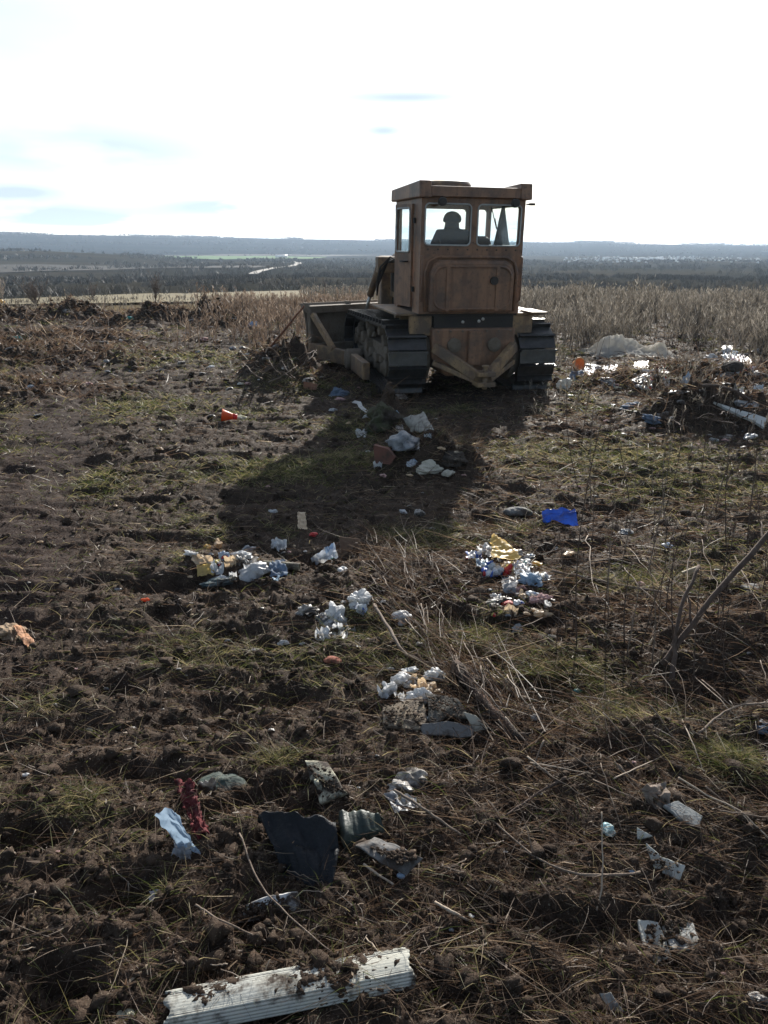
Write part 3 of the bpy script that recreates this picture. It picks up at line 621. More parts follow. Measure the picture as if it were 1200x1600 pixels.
# ---------------------------------------------------------------- the driver (one continuous figure)
def make_driver():
    J = {'pelvis':(0,.0,.12),'belly':(0,.02,.30),'chest':(0,.05,.48),'neck':(0,.07,.58),'jaw':(0,.10,.64),'head':(0,.10,.72),'crown':(0,.09,.80),
         'lsh':(-.18,.06,.56),'lel':(-.27,.14,.30),'lwr':(-.22,.38,.26),'lha':(-.20,.47,.27),'rsh':(.18,.06,.56),'rel':(.27,.16,.31),'rwr':(.16,.40,.30),'rha':(.12,.48,.30),
         'lhi':(-.10,.03,.10),'lkn':(-.15,.46,.14),'lan':(-.15,.52,-.28),'lto':(-.15,.66,-.32),'rhi':(.10,.03,.10),'rkn':(.15,.46,.14),'ran':(.15,.52,-.28),'rto':(.15,.66,-.32)}
    Rr = {'pelvis':(.15,.12),'belly':(.15,.12),'chest':(.185,.13),'neck':(.10,.09),'jaw':(.105,.10),'head':(.108,.115),'crown':(.06,.07),'lsh':(.10,.09),'lel':(.058,.058),'lwr':(.042,.042),'lha':(.045,.03),
          'rsh':(.10,.09),'rel':(.058,.058),'rwr':(.042,.042),'rha':(.045,.03),'lhi':(.10,.10),'lkn':(.075,.075),'lan':(.05,.05),'lto':(.045,.03),'rhi':(.10,.10),'rkn':(.075,.075),'ran':(.05,.05),'rto':(.045,.03)}
    E = [('pelvis','belly'),('belly','chest'),('chest','neck'),('neck','jaw'),('jaw','head'),('head','crown'),('chest','lsh'),('lsh','lel'),('lel','lwr'),('lwr','lha'),('chest','rsh'),('rsh','rel'),('rel','rwr'),('rwr','rha'),
         ('pelvis','lhi'),('lhi','lkn'),('lkn','lan'),('lan','lto'),('pelvis','rhi'),('rhi','rkn'),('rkn','ran'),('ran','rto')]
    names = list(J); me = bpy.data.meshes.new('person'); me.from_pydata([J[n] for n in names], [(names.index(a), names.index(b)) for a, b in E], [])
    o = link('person', me, surf('driver_jacket', (.035,.045,.055), (.02,.026,.034), .85, 0, 12))
    sk = o.modifiers.new('skin', 'SKIN'); o.modifiers.new('sub', 'SUBSURF').levels = 2; o.modifiers['sub'].render_levels = 2
    for i, n in enumerate(names): me.skin_vertices[0].data[i].radius = Rr[n]; me.skin_vertices[0].data[i].use_root = (n == 'pelvis')
    return o
M_ = Matrix.Translation(Vector(DZ_LOC)) @ Euler(bull.rotation_euler).to_matrix().to_4x4()
drv = make_driver(); drv.matrix_world = M_ @ Matrix.Translation((-.09+CABX, .62, 1.60)) @ Matrix.Scale(1.08, 4) @ Euler((0,0,R(-6))).to_matrix().to_4x4()
tag(drv, 'driver in dark jacket and knitted hat sitting in the bulldozer cab with back turned', 'person')
def crumple(P, s_, sc, k=7):
    """sum of triangle waves along random directions: flat facets meeting in sharp creases"""
    r = np.random.default_rng(1000+s_); out = np.zeros(len(P))
    for q in range(k):
        d = r.normal(size=3); d /= np.linalg.norm(d); f = (1+q*.55)/sc; t = P@d*f+r.random()*4+.35*pn(P[:,0]*f*.5, P[:,1]*f*.5, int(r.integers(50)))
        out += (np.abs((t % 2)-1)*2-1)/(1+q*.55)
    return out/2.2
def blob_me(name, r=(1,1,1), sub=4, amp=.25, sc=.6, seed=0, ridged=True, squash=None):
    bm = bmesh.new(); bmesh.ops.create_icosphere(bm, subdivisions=sub, radius=1); V = np.array([v.co[:] for v in bm.verts])
    if ridged:
        n = n3(V+seed*3.7, .9, seed % 50); V = V*(1+amp*.9*n[:, None]+amp*1.25*crumple(V, seed, sc*1.5)[:, None]); V[:, :2] += amp*.3*np.stack([crumple(V, seed+1, sc), crumple(V, seed+2, sc)], 1)
    else: V = V*(1+amp*n3(V+seed*3.7, sc, seed % 50)[:, None]+amp*.4*n3(V+seed*1.9+5, sc*.35, (seed+7) % 50)[:, None])
    V -= (V.max(0)+V.min(0))/2; V /= (V.max(0)-V.min(0))/2
    V[:, 2] = np.where(V[:, 2] < -.35, -.35-(V[:, 2]+.35)*-.25, V[:, 2]); V = V*np.array(r)
    for v, c in zip(bm.verts, V): v.co = c
    for f in bm.faces: f.smooth = not ridged
    me = bpy.data.meshes.new(name); bm.to_mesh(me); bm.free(); return me
hat = link('knitted_hat', blob_me('knitted_hat', (.122,.132,.10), 3, .03, .5, 3), surf('knit', (.02,.022,.028), None, .9, 0, 30), drv, (0,.095,.76))
mb = MB(); mb.tube([(.05,.16,.79),(0,.235,.775),(-.05,.16,.79)], .012, 6); 
mb = MB(); mb.lathe([(.0,.245),(.016,.225),(.022,.20),(0,.19)], (0,-.02,.72), 'y', 8); mb.build('nose', surf('skin_m', (.42,.26,.19), None, .6, 0, 20), drv, smooth=True)
# work jacket hung in the right rear corner of the cab
def jacket():
    n = 18; V = []; Fs = []
    for i in range(n+1):
        t = i/n
        for k in range(n):
            a = 2*math.pi*k/n; r = .02+.10*t; fold = 1+.22*math.sin(5*a+3*t)*t
            V.append((r*fold*math.cos(a)*1.0, r*.55*fold*math.sin(a), -.58*t))
    for i in range(n):
        for k in range(n): Fs.append((i*n+k, i*n+(k+1)%n, (i+1)*n+(k+1)%n, (i+1)*n+k))
    o = link('jacket', np_mesh('jacket', V, Fs, None, True), surf('jacket_m', (.06,.08,.09), (.035,.045,.05), .85, 0, 10)); return o
jk = jacket(); jk.matrix_world = M_ @ Matrix.Translation((.60+CABX, .50, 2.62)); tag(jk, 'dark jacket hanging behind the right rear cab window', 'jacket')

# ---------------------------------------------------------------- numpy strands
def unit(v): return v/np.maximum(np.linalg.norm(v, axis=1, keepdims=True), 1e-9)
def ribbons(name, P, D, B, Ln, W, segs, rnd, mat, taper=.3, flat=.5, kind='stuff', parent=None):
    """curved ribbons: start P, direction D, bend vector B (added t^2), length, width"""
    n = len(P); D = unit(D); S = unit(np.cross(D, unit(rng.normal(size=(n,3))*np.array([1,1,flat])+1e-3)))
    V = np.zeros((n, segs+1, 2, 3))
    for k in range(segs+1):
        t = k/segs; c = P+D*(Ln*t)[:, None]+B*(Ln*t*t)[:, None]; w = W*(1-(1-taper)*t)
        V[:, k, 0] = c-S*(w/2)[:, None]; V[:, k, 1] = c+S*(w/2)[:, None]
    i = (np.arange(n)*(segs+1)*2)[:, None]+np.arange(segs)[None]*2; i = i.ravel()
    Fq = np.stack([i, i+1, i+3, i+2], 1)
    me = np_mesh(name, V.reshape(-1, 3), Fq, {'rnd': np.repeat(rnd, (segs+1)*2)})
    o = link(name, me, mat, parent); 
    if kind: o['kind'] = kind
    return o
def scatter(n, r0=1.9, r1=28, a=42, dens=None, pw=1.0):
    n = int(n*1.16)
    out = []; got = 0
    while got < n:
        m = n*2; u = rng.random(m)
        r = r0*(r1/r0)**u if pw == 1 else (r0**.5+(r1**.5-r0**.5)*u)**2
        A = np.radians(rng.uniform(-a, a, m)); x = r*np.sin(A); y = r*np.cos(A)-.3
        if dens is not None:
            k = rng.random(m) < dens(x, y); x, y = x[k], y[k]
        out.append(np.stack([x, y], 1)); got += len(x)
    return np.concatenate(out)[:n]
def at_np(P, h): return np.column_stack([P, G(P[:,0], P[:,1])+h])
def wmin(P, w): return np.maximum(w, .0009*np.hypot(P[:,0], P[:,1]))
M_STRAW = strand_mat('straw', [(0,(.050,.030,.020)),(.45,(.11,.070,.046)),(.8,(.26,.185,.125)),(1,(.56,.46,.33))])
M_GRASS = strand_mat('grass_blades', [(0,(.05,.065,.018)),(.4,(.10,.115,.03)),(.65,(.19,.165,.07)),(1,(.36,.29,.16))], .55)
M_ROOT = strand_mat('roots', [(0,(.030,.018,.012)),(.6,(.085,.052,.036)),(1,(.24,.17,.12))], .2)
def right_w(x, y): return .25+.75*sstep(-.18, .12, x/np.maximum(y, 1))
def dn_straw(x, y): return np.clip((.06+.85*right_w(x, y)**1.4*(.5+.8*np.abs(pn(x/.9, y/.7, 60))))*(1-.8*lane_w(x, y)), 0, 1)
P = scatter(62000, dens=dn_straw); n = len(P); a = rng.uniform(0, 2*np.pi, n)+0*n
lift = np.abs(rng.normal(0, .16, n)); D = np.column_stack([np.cos(a), np.sin(a)*.8, lift])
Ln = rng.gamma(2.2, .035, n)+.02; rnd = np.clip(rng.beta(1.6,2.2,n), 0, 1)
Bv = rng.normal(0, .22, (n,3)); Bv[:,2] = -np.abs(Bv[:,2])*.6
tag(ribbons('straw_litter', at_np(P, .004), D, Bv, Ln, wmin(P, rng.uniform(.0012,.0034,n)), 3, rnd, M_STRAW), kind='stuff')
# rooty dark fibres torn out of the soil
P = scatter(45000); n = len(P); a = rng.uniform(0, 2*np.pi, n); D = np.column_stack([np.cos(a), np.sin(a), rng.uniform(.0,.9,n)])
ribbons('root_fibres', at_np(P, 0), D, rng.normal(0,.4,(n,3)), rng.gamma(2,.022,n)+.015, wmin(P, rng.uniform(.0012,.003,n)), 3, rng.random(n), M_ROOT)
# green and yellowing grass
P = scatter(70000, dens=lambda x, y: np.clip(veg(x, y)**1.3+.012, 0, 1)); n = len(P); a = rng.uniform(0, 2*np.pi, n)
D = np.column_stack([np.cos(a)*.7, np.sin(a)*.7, rng.uniform(.35,1.3,n)]); Ln = rng.uniform(.025,.10,n)*(1+.5*rng.random(n))
Bv = np.column_stack([np.cos(a)*.4, np.sin(a)*.4, -rng.uniform(.1,.6,n)])
ribbons('grass', at_np(P, -.004), D, Bv, Ln, wmin(P, rng.uniform(.002,.0042,n)), 2, rng.random(n), M_GRASS, .15)
# long dry straw on the right, combed up and to the left
def dn_r(x, y): return sstep(.02, .14, x/np.maximum(y, 1))*np.clip(.25+pn(x/.8, y/.6, 66), 0, 1)
P = scatter(4600, 2.6, 18, dens=dn_r); n = len(P); a = rng.normal(R(125), .9, n)
D = np.column_stack([np.cos(a), np.sin(a), np.abs(rng.normal(.15,.22,n))]); Ln = rng.gamma(2.5,.06,n)+.05
Bv = rng.normal(0,.12,(n,3)); Bv[:,2] = -np.abs(rng.normal(0,.25,n))
ribbons('dry_stalks', at_np(P, .012), D, Bv, Ln, wmin(P, rng.uniform(.002,.0045,n)), 4, rng.beta(1.5,2.4,n), M_STRAW)
# fan of straw lying over the brush heap in the middle
c0 = np.array(at(700,1050)[:]); n = 1100; t = rng.random(n); A0 = np.array(at(590,850)[:]); A1 = np.array(at(820,1190)[:])
P = A0[None]+(A1-A0)[None]*t[:, None]+np.column_stack([rng.normal(0,.13,n), rng.normal(0,.12,n), np.zeros(n)])
P = at_np(P[:, :2], rng.uniform(.0,.07,n)); a = rng.normal(math.atan2(A0[1]-A1[1], A0[0]-A1[0]), .45, n)
D = np.column_stack([np.cos(a), np.sin(a), rng.normal(.05,.13,n)]); ribbons('straw_heap', P, D, rng.normal(0,.12,(n,3)), rng.gamma(3,.06,n)+.08, rng.uniform(.002,.006,n), 4, rng.beta(1.5,2.4,n), M_STRAW)

# dead leaves and flat scraps of stalk trodden into the soil
P = scatter(26000, 1.9, 22); n = len(P); a = rng.uniform(0, 2*np.pi, n); D = np.column_stack([np.cos(a), np.sin(a), rng.normal(.1,.35,n)])
ribbons('leaf_litter', at_np(P, .003), D, rng.normal(0,.45,(n,3)), rng.uniform(.010,.030,n), wmin(P, rng.uniform(.003,.010,n)), 2, rng.beta(1.3,2.4,n), M_STRAW, .35, 2.5)
# clods: small broken lumps of soil
def clods(name, P, S, sub, mat, fl=.7):
    smooth = False
    bm = bmesh.new(); bmesh.ops.create_icosphere(bm, subdivisions=sub, radius=1); U = np.array([v.co[:] for v in bm.verts]); Fc = np.array([[v.index for v in f.verts] for f in bm.faces]); bm.free()
    n = len(P); k = len(U); K = 24; var = []
    for q in range(K):
        d = 1+.75*n3(U+q*7.3, .75, q)+.45*n3(U+q*3.1, .35, q+9); var.append(U*d[:, None]*np.array([1, rng.uniform(.65,1), rng.uniform(.5,.85)]))
    var = np.array(var); w = rng.integers(0, K, n); a = rng.uniform(0, 2*np.pi, n); c, s = np.cos(a), np.sin(a)
    Vv = var[w]*S[:, None, None]; x = Vv[:,:,0]*c[:,None]-Vv[:,:,1]*s[:,None]; y = Vv[:,:,0]*s[:,None]+Vv[:,:,1]*c[:,None]
    V = np.stack([x+P[:,0,None], y+P[:,1,None], Vv[:,:,2]+P[:,2,None]], -1).reshape(-1, 3)
    Fq = (Fc[None]+(np.arange(n)*k)[:, None, None]).reshape(-1, 3)
    o = link(name, np_mesh(name, V, Fq, {'veg': np.zeros(len(V)), 'lane': np.zeros(len(V))}, smooth), mat); o['kind'] = 'stuff'; return o
def dn_clod(x, y): return np.clip((.35+.8*np.abs(pn(x/.7, y/.5, 71)))*(1-.75*lane_w(x, y))*(1-.5*veg(x, y)), 0, 1)
P = scatter(4200, 2.0, 26, dens=dn_clod); S = rng.gamma(1.4,.0052,len(P))+.006; S = np.minimum(S*(1+.05*np.hypot(P[:,0],P[:,1])), .045); clods('soil_clods', at_np(P, S*.25), S, 2, M_SOIL)
P = scatter(17000, 1.9, 8, dens=dn_clod); S = rng.gamma(1.5,.0024,len(P))+.002; clods('soil_crumbs', at_np(P, S*.3), S, 1, M_SOIL)
# lumps thrown on the heaps
Q = []
for (hx, hy, rx, ry, h, ro) in HEAPS:
    if h < .1: continue
    m = int(60*max(rx, .4)*max(ry,.4)*4)
    Q.append(np.column_stack([rng.normal(hx, rx*.55, m), rng.normal(hy, ry*.55, m)]))
Q = np.concatenate(Q)[:5000]; S = np.minimum((rng.gamma(1.5,.010,len(Q))+.006)*(.3+.085*np.hypot(Q[:,0],Q[:,1])), .10); clods('heap_lumps', at_np(Q, S*.3), S, 1, M_SOIL)
Qs = np.repeat(Q, 5, axis=0)+rng.normal(0,.08,(len(Q)*5,2)); n = len(Qs); a = rng.uniform(0,2*np.pi,n)
ribbons('heap_stubble', at_np(Qs, .02), np.column_stack([np.cos(a), np.sin(a), rng.uniform(-.2,1.0,n)]), rng.normal(0,.3,(n,3)), rng.gamma(2.2,.05,n)+.04, wmin(Qs, rng.uniform(.002,.005,n)), 3, rng.beta(1.6,2.4,n), M_STRAW)

# ---------------------------------------------------------------- weed thicket beyond the machine
TARP = [tuple(at(px_, 552)[:2]) for px_ in (950, 985, 1020, 1055)]
def thicket(name, n, az, r, hgt, seed, mat, dens=None, nb=9):
    A = np.radians(rng.uniform(az[0], az[1], n)); rr = np.sqrt(rng.uniform(r[0]**2, r[1]**2, n)); x, y = rr*np.sin(A), rr*np.cos(A)
    k = rng.random(n) < (np.clip(.55+1.1*pn(x/1.3, y/1.6, seed), .05, 1) if dens is None else dens(x, y)); x, y = x[k], y[k]
    for tx, ty in TARP: k = (((x-tx)/1.0)**2+((y-ty+.8)/1.5)**2 > 1) | (rng.random(len(x)) < .18); x, y = x[k], y[k]
    n = len(x)
    P = at_np(np.stack([x, y], 1), -.02); H = hgt*(.75+.35*pn(x/1.1, y/1.1, seed+1)+rng.normal(0,.10,n)); H = np.maximum(H, .2)
    D = np.column_stack([rng.normal(0,.12,n), rng.normal(0,.12,n), np.ones(n)]); rn = rng.random(n)
    root = ribbons(name, P, D, np.column_stack([rng.normal(0,.06,(n,2)), np.zeros(n)]), H, wmin(P, np.full(n,.006)), 3, rn*.5, mat, .5)
    Du = unit(D); t = rng.uniform(.35,1.0,(n, nb)); pb = P[:,None]+Du[:,None]*(H[:,None]*t)[...,None]; m = n*nb
    a = rng.uniform(0,2*np.pi,m); d = np.column_stack([np.cos(a)*.55, np.sin(a)*.55, rng.uniform(.6,1.3,m)])
    L_ = (H[:,None]*(.34*(1.15-t))).ravel()*rng.uniform(.5,1.2,m)+.03; tt = t.ravel()
    pb = pb.reshape(-1,3)
    o = ribbons(name, pb, d, rng.normal(0,.1,(m,3)), L_, wmin(pb, rng.uniform(.003,.009,m)+.007*(tt>.75)), 2, np.clip(rng.beta(2,2,m)*.8+.2*(tt>.75), 0, 1), mat, .5)
    return root
M_WEED = strand_mat('weeds', [(0,(.05,.042,.034)),(.4,(.13,.112,.09)),(.75,(.25,.22,.18)),(1,(.40,.36,.30))], .4)
M_RED = strand_mat('red_weeds', [(0,(.060,.042,.032)),(.4,(.14,.100,.072)),(.75,(.26,.195,.145)),(1,(.40,.33,.26))], .4)
thicket('dry_weeds', 5200, (7,34), (15.6,27), 1.0, 80, M_WEED)
thicket('dry_weeds', 5200, (4,36), (27,46), .95, 84, M_WEED, nb=7)
thicket('dry_weeds', 4500, (-6,38), (46,90), .8, 88, M_WEED, nb=5)
thicket('reddish_weeds', 2600, (-16,4), (16.5,27), .75, 90, M_RED, lambda x, y: np.clip((.55+1.2*pn(x/1.2, y/1.5, 90))*sstep(-17, -7, np.degrees(np.arctan2(x, y))+3*pn(x/.9, y/.9, 95)), 0, 1))
thicket('dry_weeds', 1600, (-40,-10), (23,60), .45, 92, M_WEED, nb=5)
thicket('dry_weeds', 700, (-12,-1), (22,34), .75, 94, M_RED)
thicket('low_weeds', 1500, (10,34), (9,16), .35, 96, M_WEED, lambda x, y: np.clip(.2+pn(x/.9, y/.8, 97), 0, .8), nb=5)

M_FARW = strand_mat('far_woods', [(0,(.030,.032,.034)),(1,(.060,.060,.058))], .5)
# far scrub and woods: tangled clumps
def scrub(name, n, az, r, h, seed, mat, k=14, cl=30.):
    A = np.radians(rng.uniform(az[0], az[1], n)); rr = np.sqrt(rng.uniform(r[0]**2, r[1]**2, n)); x, y = rr*np.sin(A), rr*np.cos(A)
    m = rng.random(n) < np.clip(.3+1.6*pn(x/cl, y/(cl*.6), seed), 0, 1); x, y = x[m], y[m]; n = len(x)
    P = np.repeat(at_np(np.stack([x, y], 1), 0), k, axis=0); m = len(P); hh = np.repeat(h*rng.uniform(.6,1.2,n), k)
    P[:, :2] += rng.normal(0, h*.22, (m,2)); P[:, 2] += hh*rng.uniform(0,.35,m)
    a = rng.uniform(0,2*np.pi,m); D = np.column_stack([np.cos(a)*.45, np.sin(a)*.45, rng.uniform(.5,1.2,m)])
    return ribbons(name, P, D, rng.normal(0,.1,(m,3)), hh*.6, np.maximum(hh*.03, .0007*np.hypot(P[:,0],P[:,1])), 2, np.repeat(rng.random(n),k)*.6+rng.random(m)*.4, mat, .3)
M_SCRUB = strand_mat('scrub', [(0,(.020,.021,.020)),(.5,(.036,.034,.030)),(1,(.06,.054,.045))], .15)
scrub('scrub', 7000, (-40,40), (75,230), 1.3, 100, M_SCRUB, 16, 26)
scrub('woodland', 9000, (-38,40), (230,620), 2.2, 104, M_SCRUB, 10, 60)
scrub('distant_woods', 4200, (-34,40), (900,1650), 2.2, 108, M_FARW, 8, 150)
# trees along the skyline
A = np.radians(rng.uniform(-32,34,1500)); rr = rng.uniform(1640,1720,1500); x, y = rr*np.sin(A), rr*np.cos(A); kk = pn(x/130, y/500, 110) > .05; x, y = x[kk], y[kk]
P = np.repeat(at_np(np.stack([x, y], 1), 0), 10, axis=0); m = len(P); P[:, :2] += rng.normal(0,4,(m,2)); P[:,2] += rng.uniform(-1,2,m)
ribbons('skyline_trees', P, np.column_stack([rng.normal(0,.4,m), rng.normal(0,.4,m), np.ones(m)]), np.zeros((m,3)), rng.uniform(.6,2.2,m), np.full(m,2.6), 1, rng.random(m), M_FARW, .5)
# pale specks of a far dump on the opposite slope
n = 420; A = np.radians(np.where(rng.random(n)<.6, rng.normal(18.6,1.5,n), rng.uniform(12.5,25,n))); rr = rng.normal(720,70,n); x, y = rr*np.sin(A), rr*np.cos(A); P = at_np(np.stack([x,y],1), .5)
clods('far_waste', P, rng.uniform(.35,1.1,n), 1, surf('far_waste_m', (.75,.76,.76), (.5,.5,.5), .8, 0, 1))

# ---------------------------------------------------------------- litter, sticks and stones, each a thing of its own
def pm(name, c, c2=None, transl=.35, dirt=.25, rough=.42, sc=14): return surf(name, c, c2, rough, dirt, sc, .5, bst=.3, bd=.006, transl=transl, dsc=sc*.7)
def print_mat(name, cols, sc=30, transl=.35):
    m, nt, N, L = newmat(name); tc = N.new('ShaderNodeTexCoord'); v = N.new('ShaderNodeTexVoronoi'); v.inputs['Scale'].default_value = sc; mp = N.new('ShaderNodeMapping'); mp.inputs['Scale'].default_value = (1,.35,.6); L.new(tc.outputs['Object'], mp.inputs[0]); L.new(mp.outputs[0], v.inputs['Vector'])
    sp = N.new('ShaderNodeSeparateColor'); L.new(v.outputs['Color'], sp.inputs[0]); r = N.new('ShaderNodeValToRGB'); r.color_ramp.interpolation = 'CONSTANT'; e = r.color_ramp.elements
    while len(e) < len(cols): e.new(.5)
    for i, (p, c) in enumerate(cols): e[i].position = p; e[i].color = (*c, 1)
    L.new(sp.outputs[0], r.inputs[0]); base = mixc(N, L, ramp(N, L, noise(N, L, 14, 7, tc.outputs['Object'], .65), [(.55,0.0),(.68,.8)]), r.outputs[0], DIRT)
    bs = N.new('ShaderNodeBsdfPrincipled'); L.new(base, bs.inputs['Base Color']); bs.inputs['Roughness'].default_value = .35; t = N.new('ShaderNodeBsdfTranslucent'); L.new(base, t.inputs[0]); mx = N.new('ShaderNodeMixShader'); mx.inputs[0].default_value = transl
    L.new(bs.outputs[0], mx.inputs[1]); L.new(t.outputs[0], mx.inputs[2]); out = N.new('ShaderNodeOutputMaterial'); L.new(mx.outputs[0], out.inputs[0]); return m
PRINT1 = print_mat('printed_blue', [(0,(.65,.66,.68)),(.35,(.05,.13,.45)),(.6,(.7,.7,.7)),(.8,(.5,.05,.05))]); PRINT2 = print_mat('printed_red', [(0,(.66,.62,.58)),(.4,(.6,.04,.03)),(.6,(.7,.6,.2)),(.75,(.62,.6,.58))]); PRINT3 = print_mat('printed_pale', [(0,(.55,.58,.62)),(.5,(.25,.36,.52)),(.65,(.62,.62,.6)),(.9,(.1,.3,.25))])
WHITE = pm('white_film', (.70,.70,.69), (.50,.50,.50), .4, .28); DWHITE = pm('dirty_white', (.50,.47,.43), (.34,.30,.26), .3, .55); GREYBAG = pm('grey_film', (.33,.34,.35), (.22,.23,.25), .35, .3)
YEL = pm('yellow_film', (.72,.50,.14), (.62,.44,.18), .45, .2); CREAM = pm('cream_film', (.68,.52,.34), (.55,.40,.25), .4, .25); BLUE = pm('blue_plastic', (.015,.07,.42), (.01,.04,.26), .2, .12, .35)
LBLUE = pm('pale_blue_film', (.33,.43,.54), (.24,.33,.43), .4, .2); RED = pm('red_plastic', (.62,.025,.02), (.45,.02,.02), .3, .1); ORANGE = pm('orange_plastic', (.85,.16,.03), (.7,.12,.03), .4, .1)
TEAL = pm('teal_film', (.05,.42,.40), (.04,.3,.3), .4, .15); PINK = pm('pinkish_rag', (.55,.36,.33), (.42,.25,.23), .25, .35, .9); MAROON = surf('maroon_mesh', (.16,.022,.025), (.09,.015,.018), .85, .3, 30, transl=.25)
BLACK = surf('black_film', (.008,.009,.011), (.013,.014,.017), .6, .10, 7, .2, bst=.5, bd=.02); DGREEN = surf('dark_green_film', (.012,.022,.018), (.02,.03,.022), .5, .3, 8); GREENCLOTH = surf('green_cloth', (.030,.052,.044), (.07,.08,.07), .85, .4, 14)
CARD = surf('soggy_board', (.30,.24,.17), (.20,.155,.11), .9, .40, 16, bst=.8, bd=.01); TAN = surf('tan_rag', (.40,.29,.19), (.28,.19,.12), .9, .3, 12, transl=.2); RUST = surf('rusty_brown', (.22,.085,.04), (.14,.06,.035), .8, .35, 14); BRICK = surf('brick_red', (.28,.09,.055), (.2,.07,.045), .9, .3, 20)
SLATE = surf('slate_cement', (.29,.29,.27), (.21,.215,.21), .88, .38, 16, .3, bst=.6, bd=.006); SLATE2 = surf('pale_cement', (.46,.45,.39), (.33,.33,.30), .88, .30, 14, .3, bst=.6, bd=.006); FOAM = surf('pale_foam', (.48,.46,.34), (.36,.34,.26), .9, .5, 18, bst=.8, bd=.008)
STONE = surf('stone_grey', (.16,.155,.145), (.10,.095,.09), .85, .45, 9, bst=.8, bd=.02); BARK = surf('bark', (.12,.085,.062), (.19,.145,.11), .85, .2, 25, bst=.9, bd=.004); BARK2 = surf('pale_twig', (.26,.20,.15), (.36,.29,.22), .8, .15, 25, bst=.6, bd=.003)
DBARK = surf('dark_bark', (.060,.038,.028), (.10,.068,.050), .9, .2, 25, bst=.9, bd=.004); TURF = surf('turf', (.05,.055,.025), (.07,.06,.035), .95, .5, 9, bst=1, bd=.03); BLUEGREY = pm('blue_grey_cloth', (.14,.19,.26), (.09,.12,.17), .15, .3, .8)
_sd = [0]
def seed(): _sd[0] += 1; return _sd[0]
def lump(name, label, cat, px, py, w, h, mat, amp=.28, sc=.6, sub=4, ridged=True, tall=1.0, group=None, yaw=None, sink=.25):
    p = at(px, py+h*.25); s = scale_at(p); w *= 1.15; h *= 1.15; W = w*s/2; H = h*s*.54*tall; s_ = seed(); sub = min(sub, 2 if w < 12 else 3 if w < 34 else 4)
    me = blob_me(name, (W, max(W*.55, h*s*.5), H*.62), sub, amp, sc, s_, ridged)
    o = link(name, me, mat, None, p+Vector((0,0,H*.62*(.45-sink*.3)))); o.rotation_euler = (random.uniform(-.15,.15), random.uniform(-.2,.2), random.uniform(-.5,.5) if yaw is None else yaw)
    return tag(o, label, cat, group)
def sheet(name, label, cat, quad, mat, amp=.02, n=22, thick=.0012, sc=.10, group=None, ridged=True, fold=0):
    C = [np.array(at(*q)) for q in quad]; t = np.linspace(0,1,n); U, V_ = np.meshgrid(t, t); s_ = seed()
    P = (C[0][None,None]*((1-U)*(1-V_))[...,None]+C[1][None,None]*(U*(1-V_))[...,None]+C[2][None,None]*(U*V_)[...,None]+C[3][None,None]*((1-U)*V_)[...,None])
    wv = np.linalg.norm(C[1]-C[0]); hv = np.linalg.norm(C[3]-C[0]); x, y = U*wv, V_*hv
    b = pn(x/(sc*.4), y/(sc*.4), s_+3); r = 1.3*crumple(np.stack([x.ravel(), y.ravel(), 0*x.ravel()], 1), s_, sc*.8).reshape(x.shape) if ridged else pn(x/sc, y/sc, s_)
    P[..., 2] += amp*r + fold*np.sin(U*9+V_*2+s_)
    e = .35*amp+.06*min(wv, hv); P[..., 0] += e*pn(y/(sc*.8), x/(sc*.8), s_+5); P[..., 1] += e*pn(x/(sc*.7), y/(sc*.7), s_+6)
    gz = G(P[...,0].ravel(), P[...,1].ravel()).reshape(n, n); P[...,2] = np.maximum(P[...,2], gz-.004+.004*b)
    o0 = P.reshape(-1,3).mean(0); i = np.arange(n*n).reshape(n, n); Fq = np.stack([i[:-1,:-1], i[:-1,1:], i[1:,1:], i[1:,:-1]], -1).reshape(-1,4)
    o = link(name, np_mesh(name, P.reshape(-1,3)-o0, Fq, None, not ridged), mat, None, o0)
    if thick > .0016: m = o.modifiers.new('solid', 'SOLIDIFY'); m.thickness = thick
    return tag(o, label, cat, group)
def shard(name, label, cat, poly, mat, th=.012, group=None, bev=.003, parent=None):
    P = [at(*q) for q in poly]; c = sum(P, Vector())/len(P); n = Vector()
    for a, b in zip(P, P[1:]+P[:1]): n += (a-c).cross(b-c)
    n = n.normalized(); n = n if n.z > 0 else -n
    # rough edge: subdivide the outline with jitter, keep the plate flat
    Q = []
    for a, b in zip(P, P[1:]+P[:1]):
        for k in range(4):
            q = a.lerp(b, k/4)+(Vector((random.gauss(0,1), random.gauss(0,1), 0))*(b-a).length*.018 if k else Vector()); q -= n*(q-c).dot(n); Q.append(q-c)
    mb = MB(); m = len(Q); mb.add([q for q in Q]+[q-n*th for q in Q], [tuple(range(m)), tuple(range(m, 2*m))[::-1]]+[(i, m+i, m+(i+1)%m, (i+1)%m) for i in range(m)])
    o = mb.build(name, mat, parent, bev, loc=c); return tag(o, label, cat, group)
def path(pts, n=14, jit=.01):
    C = [at(*p) for p in pts]; out = []
    for i in range(n+1):
        t = i/n*(len(C)-1); k = min(int(t), len(C)-2); f = t-k
        p0, p1, p2, p3 = C[max(k-1,0)], C[k], C[k+1], C[min(k+2,len(C)-1)]
        q = .5*((2*p1)+(p2-p0)*f+(2*p0-5*p1+4*p2-p3)*f*f+(3*p1-p0-3*p2+p3)*f**3)
        L_ = (C[-1]-C[0]).length; out.append(q+Vector([random.gauss(0,1)*jit*L_ for _ in range(3)])*(0 < i < n))
    return out
